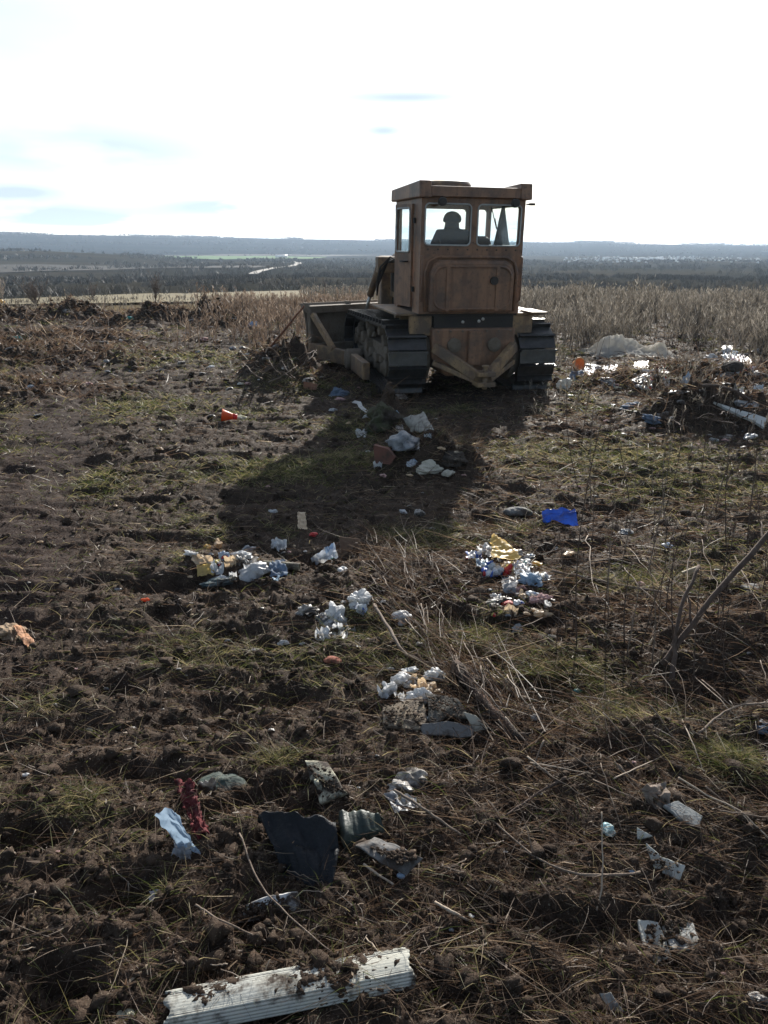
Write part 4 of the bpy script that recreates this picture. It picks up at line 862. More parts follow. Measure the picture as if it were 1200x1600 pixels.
def stick(label, pts, r0, r1, mat=None, twigs=0, group=None, name='stick', cat='stick', jit=.007, n=14):
    mat = mat or BARK; C = path(pts, n, jit); o0 = C[0].copy(); C = [c-o0 for c in C]
    rad = [(r0+(r1-r0)*i/n)*random.uniform(.88,1.14) for i in range(n+1)]
    mb = MB(); mb.tube(C, rad, 7); o = mb.build(name, mat, None, 0, True, loc=o0); tag(o, label, cat, group)
    for k in range(twigs):
        i = random.randint(3, n-2); d = (C[i+1]-C[i]).normalized(); s = Vector([random.gauss(0,1) for _ in range(3)]); s.z = abs(s.z)*.8; s = (s-d*s.dot(d)).normalized(); L_ = (C[-1]-C[0]).length*random.uniform(.10,.28)
        q = [C[i]+(d*.8+s*.7)*L_*t+Vector([random.gauss(0,1)*L_*.03*t for _ in range(3)]) for t in (0,.25,.5,.75,1)]
        mb = MB(); mb.tube(q, [rad[i]*.55*(1-.7*t) for t in (0,.25,.5,.75,1)], 5); mb.build('twig', mat, o, 0, True)
    return o
def weed(label, px, py, tx, ty, r=.003, mat=None, tw=7, group=None):
    b = at(px, py); s = scale_at(b); H = (py-ty)*s*1.04; top = b+Vector(((tx-px)*s*.96, random.uniform(-.05,.08), H)); mat = mat or DBARK
    bend = Vector((random.uniform(-.06,.06)*H, 0, 0)); pts = [b.lerp(top, t)+bend*math.sin(math.pi*t)-b for t in [i/9 for i in range(10)]]
    mb = MB(); mb.tube(pts, [r*(1-.6*i/9) for i in range(10)], 6); o = mb.build('weed', mat, None, 0, True, loc=b); tag(o, label, 'weed', group)
    for k in range(tw):
        t = random.uniform(.25,.97); c = b.lerp(top, t)+bend*math.sin(math.pi*t)-b; a = random.uniform(0, 6.28); L_ = H*random.uniform(.06,.16)*(1.3-t)
        d = Vector((math.cos(a)*.6, math.sin(a)*.6, random.uniform(.5,1.1)))
        mb = MB(); mb.tube([c, c+d*L_*.5, c+d*L_+Vector((0,0,L_*.12))], [r*.5, r*.4, r*.25], 4); mb.build('twig', mat, o, 0, True)
    return o

MARKS = [('the ribbed cement sheet',450,1545),('the narrow white board',420,1420),('the pale blue packet',278,1300),('the red net sack',300,1260),('the dark green cloth bundle',345,1224),('the foam slab',510,1225),
    ('the dirty whitish bag',640,1222),('the black plastic sheet',465,1320),('the dark green hump',565,1300),('the dark roofing piece',610,1340),('the wedge shaped shard',1040,1350),('the uppermost cement shard',1065,1270),('the pair of cement shards',1045,1470),
    ('the paper wads',645,1065),('the grey boards',680,1120),('the rotten log',775,1115),('the lone white bag',629,964),('the pointed white bag',527,960),('the eared white bag',562,938),('the yellow torn plastic',318,888),('the cardboard tube',440,885),
    ('the striped blue bag',508,868),('the brown chip board',547,850),('the cream rag',472,814),('the crushed leather',30,990),('the coloured litter heap',800,885),('the red tray',792,942),('the deep blue bag',875,808),('the machine shadow',520,745),
    ('the orange red cup',365,653),('the pointed foam lump',671,730),('the brush pile',1110,645),('the pale plank',1155,648),('the orange basin',906,575),('the pale tarpaulin',1000,545),('the thick bare branch',1120,930),('the forked branch',1055,1000),
    ('the turquoise scrap',950,1293),('the brown rag',1025,1245),('the bare track lane',90,660),('the left track',640,560),('the right track',845,570),('the blue bag at the field edge',397,507),('the long curved stem',420,1400),('the teal bottle bottom',903,1079)]
_used = set()
def where(base, x, y):
    c = sorted(MARKS, key=lambda m: (m[1]-x)**2+(m[2]-y)**2)
    for q in range(2):
        for nm, mx, my in c[:12]:
            dx, dy = x-mx, y-my
            rel = ('right of' if dx > 0 else 'left of') if abs(dx) > abs(dy) else ('in front of' if dy > 0 else 'behind')
            if q: rel = ('well ' if rel != 'behind' else 'far ')+rel if math.hypot(dx, dy) > 110 else 'just '+rel
            l = base+' '+rel+' '+nm
            if l not in _used: _used.add(l); return l
    return base+' '+rel+' '+nm
# -- the ribbed cement sheet at the bottom edge
def ribbed():
    A0, A1 = at(640, 1512, .03), at(285, 1580, .02); d = (A1-A0); Ln = d.length*1.06; d.normalize(); sd = Vector((-d.y, d.x, 0)).normalized(); sd = sd if sd.y > 0 else -sd
    n, m = 60, 64; V = []; rad = .064
    for i in range(m+1):
        t = i/m; jag = .008*pn(np.array([i*.0]), np.array([3.0]), 1)[0]
        for k in range(n+1):
            a = R(172-164*k/n); r = rad+.0014*math.cos(2*math.pi*k/3.0)+.003*math.sin(t*3)
            e = .006*math.sin(k*.23)+.002*math.sin(k*.9) if i == 0 else (.01*math.sin(k*.3) if i == m else 0)
            p = A0+d*(t*Ln+e)+sd*(-math.cos(a)*r*-1*-1)+Vector((0,0,math.sin(a)*r*.62-.010)); V.append(p-A0)
    Fs = [(i*(n+1)+k, i*(n+1)+k+1, (i+1)*(n+1)+k+1, (i+1)*(n+1)+k) for i in range(m) for k in range(n)]
    o = link('cement_sheet', np_mesh('cement_sheet', V, Fs), surf('ribbed_cement', (.42,.41,.35), (.32,.325,.30), .85, .40, 9, .3, bst=.5, bd=.004, dsc=12), None, A0); mo = o.modifiers.new('solid', 'SOLIDIFY'); mo.thickness = .007
    tag(o, 'long pale ribbed piece of curved cement sheet half buried in soil at the bottom edge', 'cement sheet')
    # soil spilled over it
    k = 5200; t = np.concatenate([rng.normal(.36,.085,k//2), rng.normal(.80,.05,k//4), rng.uniform(.0,1,k-k//2-k//4)])*Ln; u = np.clip(np.concatenate([rng.normal(.0,.38,k//2), rng.normal(.3,.3,k//4), rng.normal(.9,.25,k-k//2-k//4)]), -.95, .97)
    P = np.array(A0)[None]+np.array(d)[None]*t[:,None]+np.array(sd)[None]*(u*rad)[:,None]; P[:,2] = A0.z-.010+np.sqrt(1-u**2)*rad*.62+.002
    S = rng.gamma(1.5,.0026,k)+.002; clods('spilled_soil', P, S, 1, M_SOIL)
    a = rng.uniform(0,6.28,500); ribbons('spilled_straw', P[rng.integers(0,k,500)]+np.array([0,0,.006]), np.column_stack([np.cos(a),np.sin(a),rng.uniform(0,.5,500)]), rng.normal(0,.4,(500,3)), rng.uniform(.01,.05,500), rng.uniform(.001,.0022,500), 3, rng.random(500)*.6, M_STRAW)
ribbed()
def soil_on(quad, n, cover=(0,1,0,1)):
    C = [np.array(at(*q)) for q in quad]; u = rng.uniform(cover[0], cover[1], n); v = rng.uniform(cover[2], cover[3], n)
    P = C[0]*((1-u)*(1-v))[:,None]+C[1]*(u*(1-v))[:,None]+C[2]*(u*v)[:,None]+C[3]*((1-u)*v)[:,None]; P[:,2] += .004
    clods('spilled_soil', P, rng.gamma(1.5,.002,n)+.0015, 1, M_SOIL)

shard('board', 'narrow white board with soil on it, above the ribbed cement sheet', 'board', [(372,1442,.01),(470,1425,.012),(465,1393,.035),(415,1402,.035),(372,1418,.03)], surf('white_board', (.55,.54,.52), (.42,.41,.40), .8, .55, 22), .02)
soil_on([(370,1440,.02),(455,1422,.02),(440,1398,.04),(372,1418,.035)], 300)
sheet('plastic_bag', 'pale blue plastic packet standing up left of the dark red mesh', 'plastic bag', [(243,1272,.10),(275,1265,.12),(312,1335,.015),(282,1328,.01)], LBLUE, .012, 24, .001, .05)
sheet('plastic_bag', 'crumpled clear plastic scrap just below the pale blue packet', 'plastic bag', [(272,1312,.03),(300,1318,.03),(298,1342,.01),(268,1335,.01)], GREYBAG, .014, 18, .001, .03)
sheet('mesh_bag', 'dark red net sack twisted on the soil above the pale blue packet', 'mesh bag', [(272,1218,.02),(300,1222,.05),(326,1300,.02),(304,1308,.015)], MAROON, .016, 30, .002, .04)
lump('cloth_bundle', 'dark green and grey bundle of wet cloth right of the red net sack', 'cloth', 348, 1224, 70, 52, GREENCLOTH, .22, .8, 5)
sheet('rag', 'pale torn rag on the left end of the dark green bundle', 'rag', [(308,1226,.05),(335,1214,.10),(338,1232,.07),(312,1240,.02)], DWHITE, .014, 20, .002, .04)
sheet('foam_slab', 'pale yellowish foam slab with soil on it, upper middle of the foreground', 'foam slab', [(478,1192,.05),(512,1198,.055),(545,1242,.03),(505,1258,.01)], FOAM, .006, 24, .02, .12, ridged=False)
lump('plastic_bag', 'dirty crumpled whitish bag right of the foam slab, under a stick', 'plastic bag', 640, 1222, 72, 62, DWHITE, .42, .5, 5)
sheet('plastic_bag', 'flat dirty film under the crumpled whitish bag', 'plastic bag', [(600,1238,.01),(650,1246,.02),(662,1262,.01),(618,1268,.01)], GREYBAG, .012, 20, .001, .05)
def drape(name, label, pts, mat, amp, folds):
    # sheet hanging over a hump: rows of pixels from back to front
    rows = len(pts); cols = 36; V = []; s_ = seed()
    ctrl = [[at(*p) for p in row] for row in pts]
    uu, ii = np.meshgrid(np.linspace(0,1,cols), np.arange(24)/23); CR = crumple(np.stack([uu.ravel()*2.2, ii.ravel()*1.5, 0*uu.ravel()], 1), s_, .55, 9)
    for i in range(24):
        t = i/23*(rows-1); k = min(int(t), rows-2); f = t-k; f = f*f*(3-2*f)
        for j in range(cols):
            u = j/(cols-1); a = ctrl[k][0].lerp(ctrl[k][1], u); b = ctrl[k+1][0].lerp(ctrl[k+1][1], u); p = a.lerp(b, f)
            hump = math.sin(math.pi*u)**.6; p.z += amp*hump*math.sin(math.pi*min(1, i/23*1.1))*.6+folds*2.4*CR[i*cols+j]*(.5+.6*i/23)+folds*.8*float(pn(u*6, i/6.0, s_)); V.append(p)
    c = V[len(V)//2].copy(); V = [v-c for v in V]
    Fs = [(i*cols+j, i*cols+j+1, (i+1)*cols+j+1, (i+1)*cols+j) for i in range(23) for j in range(cols-1)]
    o = link(name, np_mesh(name, V, Fs, None, True), mat, None, c); m = o.modifiers.new('solid', 'SOLIDIFY'); m.thickness = .002; return tag(o, label, 'plastic sheet')
drape('plastic_sheet', 'black plastic sheet with creases draped over a hump in the foreground', [((402,1285,.02),(528,1285,.03)),((404,1275,.09),(524,1288,.11)),((428,1325,.05),(530,1330,.06)),((455,1388,.0),(518,1392,.0))], BLACK, .035, .015)
drape('plastic_sheet', 'dark green plastic hump joined to the right of the black sheet', [((528,1290,.01),(600,1282,.01)),((530,1272,.07),(592,1272,.06)),((532,1312,.03),(602,1300,.02)),((540,1330,.0),(598,1316,.0))], DGREEN, .03, .006)
sheet('roof_felt', 'piece of dark roofing covered with soil and frosted at its left end', 'roofing felt', [(556,1325,.03),(586,1312,.05),(662,1340,.045),(635,1368,.01)], surf('felt', (.11,.105,.10), (.18,.175,.17), .85, .5, 14), .008, 26, .006, .10)
soil_on([(575,1325,.05),(600,1316,.055),(655,1338,.055),(630,1355,.03)], 260)
lump('bottle_cap', 'tiny pale blue bottle cap below the dark roofing piece', 'bottle cap', 627, 1367, 13, 10, LBLUE, .05, 2, 3, False)
shard('cement_shard', 'grey cement shard, uppermost of the broken pieces at lower right', 'cement shard', [(1036,1258,.03),(1060,1250,.04),(1098,1276,.03),(1092,1292,.012),(1068,1284,.01)], SLATE, .014)
sheet('rag', 'brown crumpled rag left of the uppermost cement shard', 'rag', [(1000,1232,.04),(1040,1222,.05),(1050,1262,.02),(1022,1268,.01)], surf('brown_rag', (.16,.12,.09), (.22,.18,.15), .9, .4, 14), .018, 22, .003, .05)
shard('cement_shard', 'pale olive cement shard below the brown rag, shaped like a wedge', 'cement shard', [(1008,1318,.035),(1035,1338,.04),(1072,1352,.03),(1062,1376,.008),(1022,1358,.008)], SLATE2, .013)
shard('cement_shard', 'small pale three-cornered cement chip above the wedge shaped shard', 'cement shard', [(995,1292,.03),(1020,1306,.02),(996,1312,.008)], SLATE2, .012)
shard('cement_shard', 'light grey four-sided cement shard lying half in shade, left of the pair at lower right', 'cement shard', [(995,1440,.035),(1030,1438,.04),(1050,1495,.012),(1024,1508,.008),(1008,1478,.012)], SLATE2, .014)
shard('cement_shard', 'bluish grey cement shard under soil, right of the pair at lower right', 'cement shard', [(1033,1440,.03),(1080,1440,.03),(1098,1474,.012),(1052,1490,.01)], SLATE, .014)
soil_on([(1038,1440,.035),(1078,1438,.035),(1088,1460,.02),(1042,1468,.02)], 220)
lump('plastic_scrap', 'small turquoise and white plastic scrap beside an upright dry stem', 'plastic scrap', 950, 1293, 20, 22, pm('turq', (.25,.55,.62), (.6,.65,.6), .4, .1), .3, .6, 3)
lump('plastic_scrap', 'tiny pale blue scrap left of the wedge shaped cement shard', 'plastic scrap', 988, 1361, 9, 9, LBLUE, .2, .8, 2)
lump('litter', 'faded lilac and white wad near green leaves at lower left', 'plastic scrap', 248, 1401, 34, 20, pm('lilac', (.40,.38,.46), (.55,.53,.6), .3, .35), .35, .5, 4)
lump('stone', 'small round pale stone at the bottom left under the ribbed sheet', 'stone', 196, 1584, 26, 20, FOAM, .08, 1.2, 3, False)
lump('plastic_bag', 'crumpled white scrap at the lower right corner of the picture', 'plastic bag', 1185, 1558, 36, 24, DWHITE, .4, .5, 4)
sheet('bark_piece', 'dark curled strip of bark at the bottom, right of the centre', 'bark', [(935,1552,.02),(955,1548,.03),(975,1580,.02),(950,1582,.01)], SLATE, .006, 14, .004, .08)

# -- white crumpled paper and grey boards in the middle
for k, (x, y, w, h, lb) in enumerate(((632,1062,40,30,'largest white wad of paper on the grey boards'),(656,1088,40,34,'white wad of paper nearest the grey boards, in front of the largest wad'),(680,1052,34,26,'bluish white wad of paper at the right of the paper pile'),
        (608,1074,22,24,'narrow white paper wad at the left end of the paper pile'),(669,1078,24,30,'cream folded paper between the white wads and the boards'),(640,1048,26,14,'thin white paper wad at the back of the paper pile'))):
    lump('paper_wad', lb, 'paper', x, y, w, h, CREAM if k == 4 else WHITE, .45, .55, 4, True, 1.25, 'white paper wads on the grey boards')
shard('board', 'grey wet fibre board at the left, under the white paper wads', 'board', [(598,1100,.045),(660,1092,.055),(668,1128,.03),(652,1140,.012),(600,1136,.012)], CARD, .018)
shard('board', 'dark grey fibre board sloping to the right below the cream paper', 'board', [(664,1085,.06),(715,1090,.06),(735,1120,.05),(700,1122,.03),(672,1132,.02)], surf('dboard', (.17,.155,.13), (.11,.10,.08), .9, .42, 16, bst=.8, bd=.01), .014)
shard('board', 'pale strip of board at the right end of the grey boards', 'board', [(724,1112,.055),(744,1118,.045),(764,1138,.02),(742,1144,.008)], surf('pboard', (.36,.33,.27), (.28,.25,.2), .9, .3, 12), .01)
shard('board', 'low dark board lying on the soil in front of the two grey boards', 'board', [(655,1132,.025),(700,1126,.03),(742,1134,.02),(738,1152,.008),(662,1146,.008)], surf('lboard', (.11,.105,.10), (.17,.16,.15), .9, .4, 12), .012)
lump('plastic_scrap', 'blue and white bottle top under the left grey board', 'plastic scrap', 671, 1122, 13, 10, LBLUE, .2, .8, 2)
lump('plastic_scrap', 'tiny white cap right of the brush heap', 'plastic scrap', 836, 1120, 13, 12, WHITE, .08, 1.5, 3, False)
lump('plastic_scrap', 'dark teal bottle bottom in the grass right of the brush heap', 'plastic scrap', 903, 1079, 13, 11, pm('dteal', (.03,.16,.15), None, .2, .1), .1, 1.2, 3, False)
soil_on([(600,1102,.05),(660,1094,.06),(660,1136,.03),(602,1134,.02)], 170); soil_on([(668,1088,.065),(714,1092,.065),(730,1118,.055),(674,1130,.03)], 140); soil_on([(1010,1325,.035),(1060,1350,.035),(1060,1368,.02),(1020,1350,.02)], 60); soil_on([(1000,1445,.035),(1030,1442,.04),(1045,1495,.02),(1015,1490,.02)], 70); soil_on([(480,1196,.06),(512,1200,.07),(540,1240,.04),(505,1250,.03)], 120)
# -- white bags left of the brush heap
lump('plastic_bag', 'bright white tied bag alone on the soil left of the brush heap', 'plastic bag', 629, 964, 32, 26, WHITE, .25, .7, 4, True, 1.2)
lump('plastic_bag', 'white bag with two upright ears, above and left of the lone tied bag', 'plastic bag', 562, 938, 36, 36, WHITE, .6, .45, 4, True, 1.2)
lump('plastic_bag', 'white crumpled bag with a pointed top above the flat grey film', 'plastic bag', 527, 962, 38, 42, WHITE, .55, .45, 4, True, 1.2)
sheet('plastic_bag', 'flat wrinkled grey film spread under the pointed white bag', 'plastic bag', [(495,985,.02),(545,975,.03),(545,998,.01),(492,1002,.01)], GREYBAG, .014, 24, .001, .05)
lump('plastic_bag', 'creamy white torn bag left of the pointed white bag', 'plastic bag', 480, 952, 34, 34, DWHITE, .5, .45, 4)
lump('plastic_bag', 'grey translucent bag behind the pointed white bag', 'plastic bag', 505, 968, 30, 26, GREYBAG, .4, .5, 4)
lump('plastic_scrap', 'thin white curved scrap above the small pale wad', 'plastic scrap', 442, 1003, 22, 12, WHITE, .4, .5, 3)
lump('plastic_scrap', 'small pale wad below the thin curved scrap', 'plastic scrap', 398, 1016, 20, 12, DWHITE, .3, .5, 3)
lump('brick_piece', 'small reddish brick fragment left of the brush heap', 'brick', 520, 1030, 26, 16, BRICK, .15, .9, 3)
for k, (x, y, w, h) in enumerate(((655,1006,12,10),(660,1010,9,8),(695,1035,14,9),(610,1045,12,8))):
    lump('plastic_scrap', where('tiny pale scrap among the twigs', x, y), 'plastic scrap', x, y, w, h, DWHITE, .3, .6, 2, group='pale scraps among the twigs')
# -- left cluster
sheet('plastic_bag', 'yellow torn plastic piece at the left of the litter cluster', 'plastic bag', [(306,880,.05),(334,884,.03),(335,898,.01),(310,902,.01)], YEL, .018, 20, .001, .06)
sheet('plastic_bag', 'orange cream peel of plastic behind the yellow piece', 'plastic bag', [(296,866,.03),(330,868,.04),(332,884,.02),(306,884,.02)], CREAM, .015, 18, .001, .06)
lump('plastic_scrap', 'orange brown strip of plastic lying left of the yellow piece', 'plastic scrap', 286, 868, 26, 9, CREAM, .4, .5, 3)
lump('bottle_cap', 'red plastic lid in the litter cluster left of the grey bag', 'bottle cap', 350, 869, 14, 12, RED, .15, .8, 3)
lump('plastic_bag', 'white wad just right of the red lid', 'plastic bag', 376, 866, 36, 17, WHITE, .5, .5, 4)
lump('plastic_bag', 'grey wad at the far right behind the white wad of the litter cluster', 'plastic bag', 386, 857, 26, 14, GREYBAG, .4, .5, 3)
lump('plastic_bag', 'grey white wrinkled bag tied at the end of a brown tube', 'plastic bag', 396, 889, 44, 36, pm('greywhite', (.50,.50,.50), (.36,.36,.37), .35, .2), .3, .6, 5, True, 1.1)
def tube_thing(label, a, b, r, mat, name='tube', cat='tube'):
    A, Bp = at(*a), at(*b); mb = MB(); mb.tube([Vector(), (Bp-A)*.5+Vector((0,0,.004)), Bp-A], [r, r*.95, r], 16, False); o = mb.build(name, mat, None, 0, True, loc=A); m = o.modifiers.new('s', 'SOLIDIFY'); m.thickness = .004; return tag(o, label, cat)
tube_thing('muddy olive cardboard tube lying right of the grey white bag', (412,882,.04), (468,886,.04), .027, surf('olive_tube', (.22,.20,.13), (.15,.13,.09), .8, .35, 12))
sheet('plastic_sheet', 'dark bluish film folded over the middle of the cardboard tube', 'plastic sheet', [(420,876,.07),(446,874,.07),(450,900,.02),(424,900,.02)], BLUEGREY, .012, 18, .001, .05)
lump('cloth_bundle', 'dark blue green cloth lying below the yellow piece', 'cloth', 340, 908, 50, 24, surf('dbg', (.05,.075,.08), (.08,.10,.10), .85, .4, 14), .35, .5, 4)
sheet('plastic_bag', 'white and blue striped plastic bag between the tube and the brown board', 'plastic bag', [(485,872,.05),(522,850,.10),(528,870,.05),(494,884,.01)], PRINT3, .016, 24, .001, .05)
shard('board', 'brown chip board propped behind the striped bag', 'board', [(531,838,.13),(562,842,.11),(560,858,.02),(534,864,.02)], surf('brown_chip', (.12,.07,.045), (.17,.11,.07), .85, .3, 16), .02)
lump('plastic_scrap', 'small white cone shaped scrap in front of the brown board', 'plastic scrap', 535, 889, 14, 14, WHITE, .2, .7, 3)
sheet('rag', 'cream rag with a narrow waist standing above the red scrap', 'rag', [(464,800,.06),(477,799,.06),(480,828,.01),(466,826,.01)], CREAM, .010, 18, .001, .03)
lump('plastic_scrap', 'bright red scrap beside the cream rag', 'plastic scrap', 490, 834, 14, 10, RED, .35, .6, 3)
lump('plastic_scrap', 'cream upright scrap above the red lid of the litter cluster', 'plastic scrap', 341, 850, 12, 18, CREAM, .35, .5, 3, True, 1.4)
lump('plastic_scrap', 'small orange peel above the yellow piece', 'plastic scrap', 325, 853, 13, 10, YEL, .35, .5, 3)
lump('rag', 'white scrap of tissue ending a tuft of pale grass', 'tissue', 427, 798, 14, 9, WHITE, .35, .5, 3)
lump('plastic_scrap', 'small orange leaf of plastic on the bare soil at left', 'plastic scrap', 227, 936, 14, 8, ORANGE, .3, .6, 3)
lump('leather_shoe', 'tan and brown crushed leather piece at the left edge', 'leather', 14, 986, 40, 40, TAN, .4, .55, 4)
sheet('leather_strip', 'orange brown strip trailing from the crushed leather at the left edge', 'leather', [(20,980,.06),(32,976,.06),(58,1008,.01),(44,1014,.01)], surf('orange_leather', (.42,.20,.09), (.3,.14,.07), .7, .2, 14), .008, 16, .003, .05)
# -- coloured heap in the middle right
sheet('plastic_bag', 'yellow plastic bag standing as a peak on the coloured litter heap', 'plastic bag', [(766,836,.17),(785,842,.15),(816,872,.05),(768,874,.06)], YEL, .022, 26, .001, .06)
lump('plastic_bag', 'clear whitish bag beside the yellow peak', 'plastic bag', 800, 868, 40, 34, DWHITE, .45, .5, 4, True, 1.1)
lump('plastic_bag', 'blue and white wrapper at the left of the coloured heap', 'plastic bag', 771, 889, 30, 34, PRINT1, .45, .5, 4, True, 1.1)
lump('plastic_scrap', 'bright red wrapper in the middle of the coloured heap', 'plastic scrap', 795, 890, 16, 24, RED, .25, .7, 3, True, 1.3)
lump('plastic_scrap', 'small red wrapper just under the yellow peak', 'plastic scrap', 799, 868, 13, 10, RED, .3, .7, 3)
lump('plastic_bag', 'pale wrapper below the bright red one', 'plastic bag', 794, 906, 24, 16, DWHITE, .4, .5, 3)
lump('plastic_bag', 'sky blue plastic bag at the right of the coloured heap', 'plastic bag', 829, 902, 34, 32, LBLUE, .4, .55, 4, True, 1.1)
lump('plastic_scrap', 'yellow scrap at the upper right of the coloured heap', 'plastic scrap', 840, 880, 16, 12, YEL, .35, .6, 3)
lump('plastic_scrap', 'pink and white scrap at the right tip of the coloured heap', 'plastic scrap', 848, 897, 18, 12, PINK, .35, .6, 3)
lump('plastic_scrap', 'small dark blue scrap at the left tip of the coloured heap', 'plastic scrap', 757, 890, 10, 14, BLUE, .35, .6, 3)
lump('plastic_bag', 'white torn bag below the coloured heap, next to a red tray', 'plastic bag', 777, 936, 38, 18, DWHITE, .5, .5, 4)
lump('plastic_tray', 'red tray below the coloured heap', 'tray', 792, 942, 18, 12, RED, .12, 1.2, 3)
lump('rag', 'pink white rag right of the red tray', 'rag', 845, 934, 34, 18, PINK, .5, .5, 4)
sheet('rag', 'pinkish flat rag between the red tray and the coloured heap', 'rag', [(796,918,.02),(820,916,.03),(830,928,.01),(802,930,.01)], PINK, .012, 18, .002, .05)
lump('rag', 'cream curled rag below the pink white rag', 'rag', 846, 957, 32, 20, CREAM, .5, .5, 4)
lump('plastic_bag', 'small white wad nearest the camera below the coloured heap', 'plastic bag', 806, 980, 20, 18, WHITE, .4, .5, 3)
lump('stone', 'small grey blue pebble right of the small white wad', 'stone', 862, 995, 13, 10, STONE, .1, 1, 3, False)
# -- blue bag, stone behind
sheet('plastic_bag', 'deep blue plastic bag sagging like a bowl on the soil', 'plastic bag', [(846,796,.10),(898,797,.13),(903,822,.03),(848,814,.02)], BLUE, .030, 30, .0015, .13)
lump('plastic_bag', 'blue crumple with a pale lining at the back of the deep blue bag', 'plastic bag', 866, 800, 28, 12, pm('blue2', (.10,.14,.36), (.45,.45,.52), .2, .15, sc=24), .35, .6, 4)
lump('stone', 'dark rounded clod left of the deep blue bag', 'clod', 810, 798, 42, 24, STONE, .15, .8, 4, False)
lump('plastic_scrap', 'pale grey upright chip on the soil between the shadow and the coloured heap', 'plastic scrap', 656, 802, 16, 14, DWHITE, .25, .6, 3, True, 1.4)
lump('plastic_scrap', 'white round scrap left of the pale grey upright chip', 'plastic scrap', 630, 799, 12, 10, WHITE, .2, .6, 3)
shard('board', 'pale flat chip of board lying above the coloured heap', 'board', [(706,834,.01),(728,832,.012),(726,838,.008),(710,840,.006)], CARD, .006)
lump('litter', 'white and blue scrap alone on the dry stems at right', 'plastic scrap', 1044, 851, 20, 13, pm('wb', (.6,.62,.66), (.15,.25,.45), .3, .05, sc=20), .35, .6, 3)
lump('litter', 'pale film caught in dry stems, left of the lone white and blue scrap', 'plastic bag', 978, 830, 30, 16, GREYBAG, .45, .5, 4)
shard('wood_chip', 'pale split wood chip beside the short branch stump', 'wood chip', [(1064,893,.05),(1088,884,.07),(1080,897,.02)], surf('splitwood', (.50,.42,.30), (.38,.3,.2), .8, .15, 20), .012)
lump('litter', 'small pink scrap on the long thin branch', 'plastic scrap', 1002, 913, 10, 16, PINK, .3, .6, 3)
lump('stone', 'grey stone at the right edge near the big branch', 'stone', 1180, 918, 44, 20, STONE, .2, .7, 4, False)
lump('plastic_bag', 'blue grey film at the right edge below the big branch', 'plastic bag', 1188, 1138, 30, 18, BLUEGREY, .4, .5, 4)
lump('plastic_bag', 'small white scrap at the right edge above the blue grey film', 'plastic bag', 1192, 1127, 16, 8, WHITE, .4, .5, 3)
# -- orange red cup with its pale bottle
def cup():
    p = at(362, 658); t = empty('plastic_cup', p+Vector((0,0,.06)), (R(12), R(-82), R(-8)))
    tag(t, 'orange red plastic cup lying open on the soil, left of the machine shadow', 'cup')
    mb = MB(); mb.lathe([(0,-.02),(.035,-.02),(.04,0),(.075,.11),(.080,.112),(.070,.105),(.036,.004),(0,.0)], (0,0,0), 'z', 24); mb.build('cup_body', ORANGE, t, smooth=True)
    mb = MB(); mb.lathe([(0,-.07),(.034,-.07),(.036,-.022),(0,-.022)], (0,0,0), 'z', 18); mb.build('cup_base', RED, t, smooth=True)
cup()
lump('plastic_bottle', 'greenish crushed bottle end lying right of the orange red cup', 'bottle', 374, 652, 22, 10, pm('olive_b', (.30,.30,.12), (.6,.6,.55), .4, .1, sc=9), .15, .8, 3)
# -- in the shadow behind the machine
lump('turf_clod', 'grassy turf clod standing right behind the left track', 'turf clod', 600, 652, 56, 62, TURF, .35, .5, 5, True, 1.25)
sheet('rag', 'grey woven sack folded over a hump behind the machine', 'sack', [(630,652,.16),(662,645,.20),(680,672,.06),(642,674,.06)], surf('sack', (.26,.25,.22), (.19,.18,.16), .9, .3, 16), .02, 24, .003, .10)
lump('plastic_bag', 'grey bulging bag below the grey woven sack', 'plastic bag', 632, 690, 38, 46, GREYBAG, .3, .6, 4, True, 1.2)
shard('box', 'brown red box side leaning in the machine shadow', 'box', [(587,693,.20),(608,700,.17),(620,712,.10),(612,724,.02),(588,722,.02)], surf('boxs', (.17,.07,.05), (.11,.055,.04), .85, .3, 10), .05)
lump('foam_piece', 'pale foam lump with pointed top at the edge of the machine shadow', 'foam', 671, 730, 38, 32, surf('palefoam', (.62,.58,.48), (.52,.48,.4), .95, .1, 10, bst=1, bd=.02, transl=.2), .38, .6, 4, True, 1.2)
lump('foam_piece', 'smaller pale foam lump right of the pointed one', 'foam', 700, 738, 20, 16, surf('palefoam', (.6,.6,.6)), .3, .6, 3)
lump('clod', 'dark round clod right of the two foam lumps', 'clod', 708, 716, 44, 34, surf('dclod', (.035,.028,.022), (.06,.046,.036), .95, .2, 10, bst=1, bd=.03), .2, .6, 5, True, 1.1)
shard('board', 'white stick like strip of board in the machine shadow', 'board', [(549,628,.06),(555,626,.06),(578,642,.03),(574,646,.02)], WHITE, .01)
lump('plastic_scrap', 'blue and white scrap on the turf clod', 'plastic scrap', 620, 650, 9, 12, LBLUE, .3, .5, 3, True, 1.8)
lump('plastic_bag', 'grey blue crumpled bag in shadow below the push arm', 'plastic bag', 530, 612, 30, 26, BLUEGREY, .45, .5, 4)
lump('plastic_bag', 'reddish scrap next to the grey blue crumpled bag', 'plastic scrap', 531, 623, 16, 7, PINK, .4, .5, 3)
lump('plastic_bag', 'pale round bag on the brown box left of the push arm', 'plastic bag', 482, 593, 18, 12, DWHITE, .3, .6, 3)
shard('box', 'reddish brown cardboard box flap left of the push arm', 'box', [(474,596,.08),(496,600,.08),(494,610,.0),(474,608,.0)], surf('rbox', (.22,.10,.06), (.16,.08,.05), .85, .3, 10), .05)
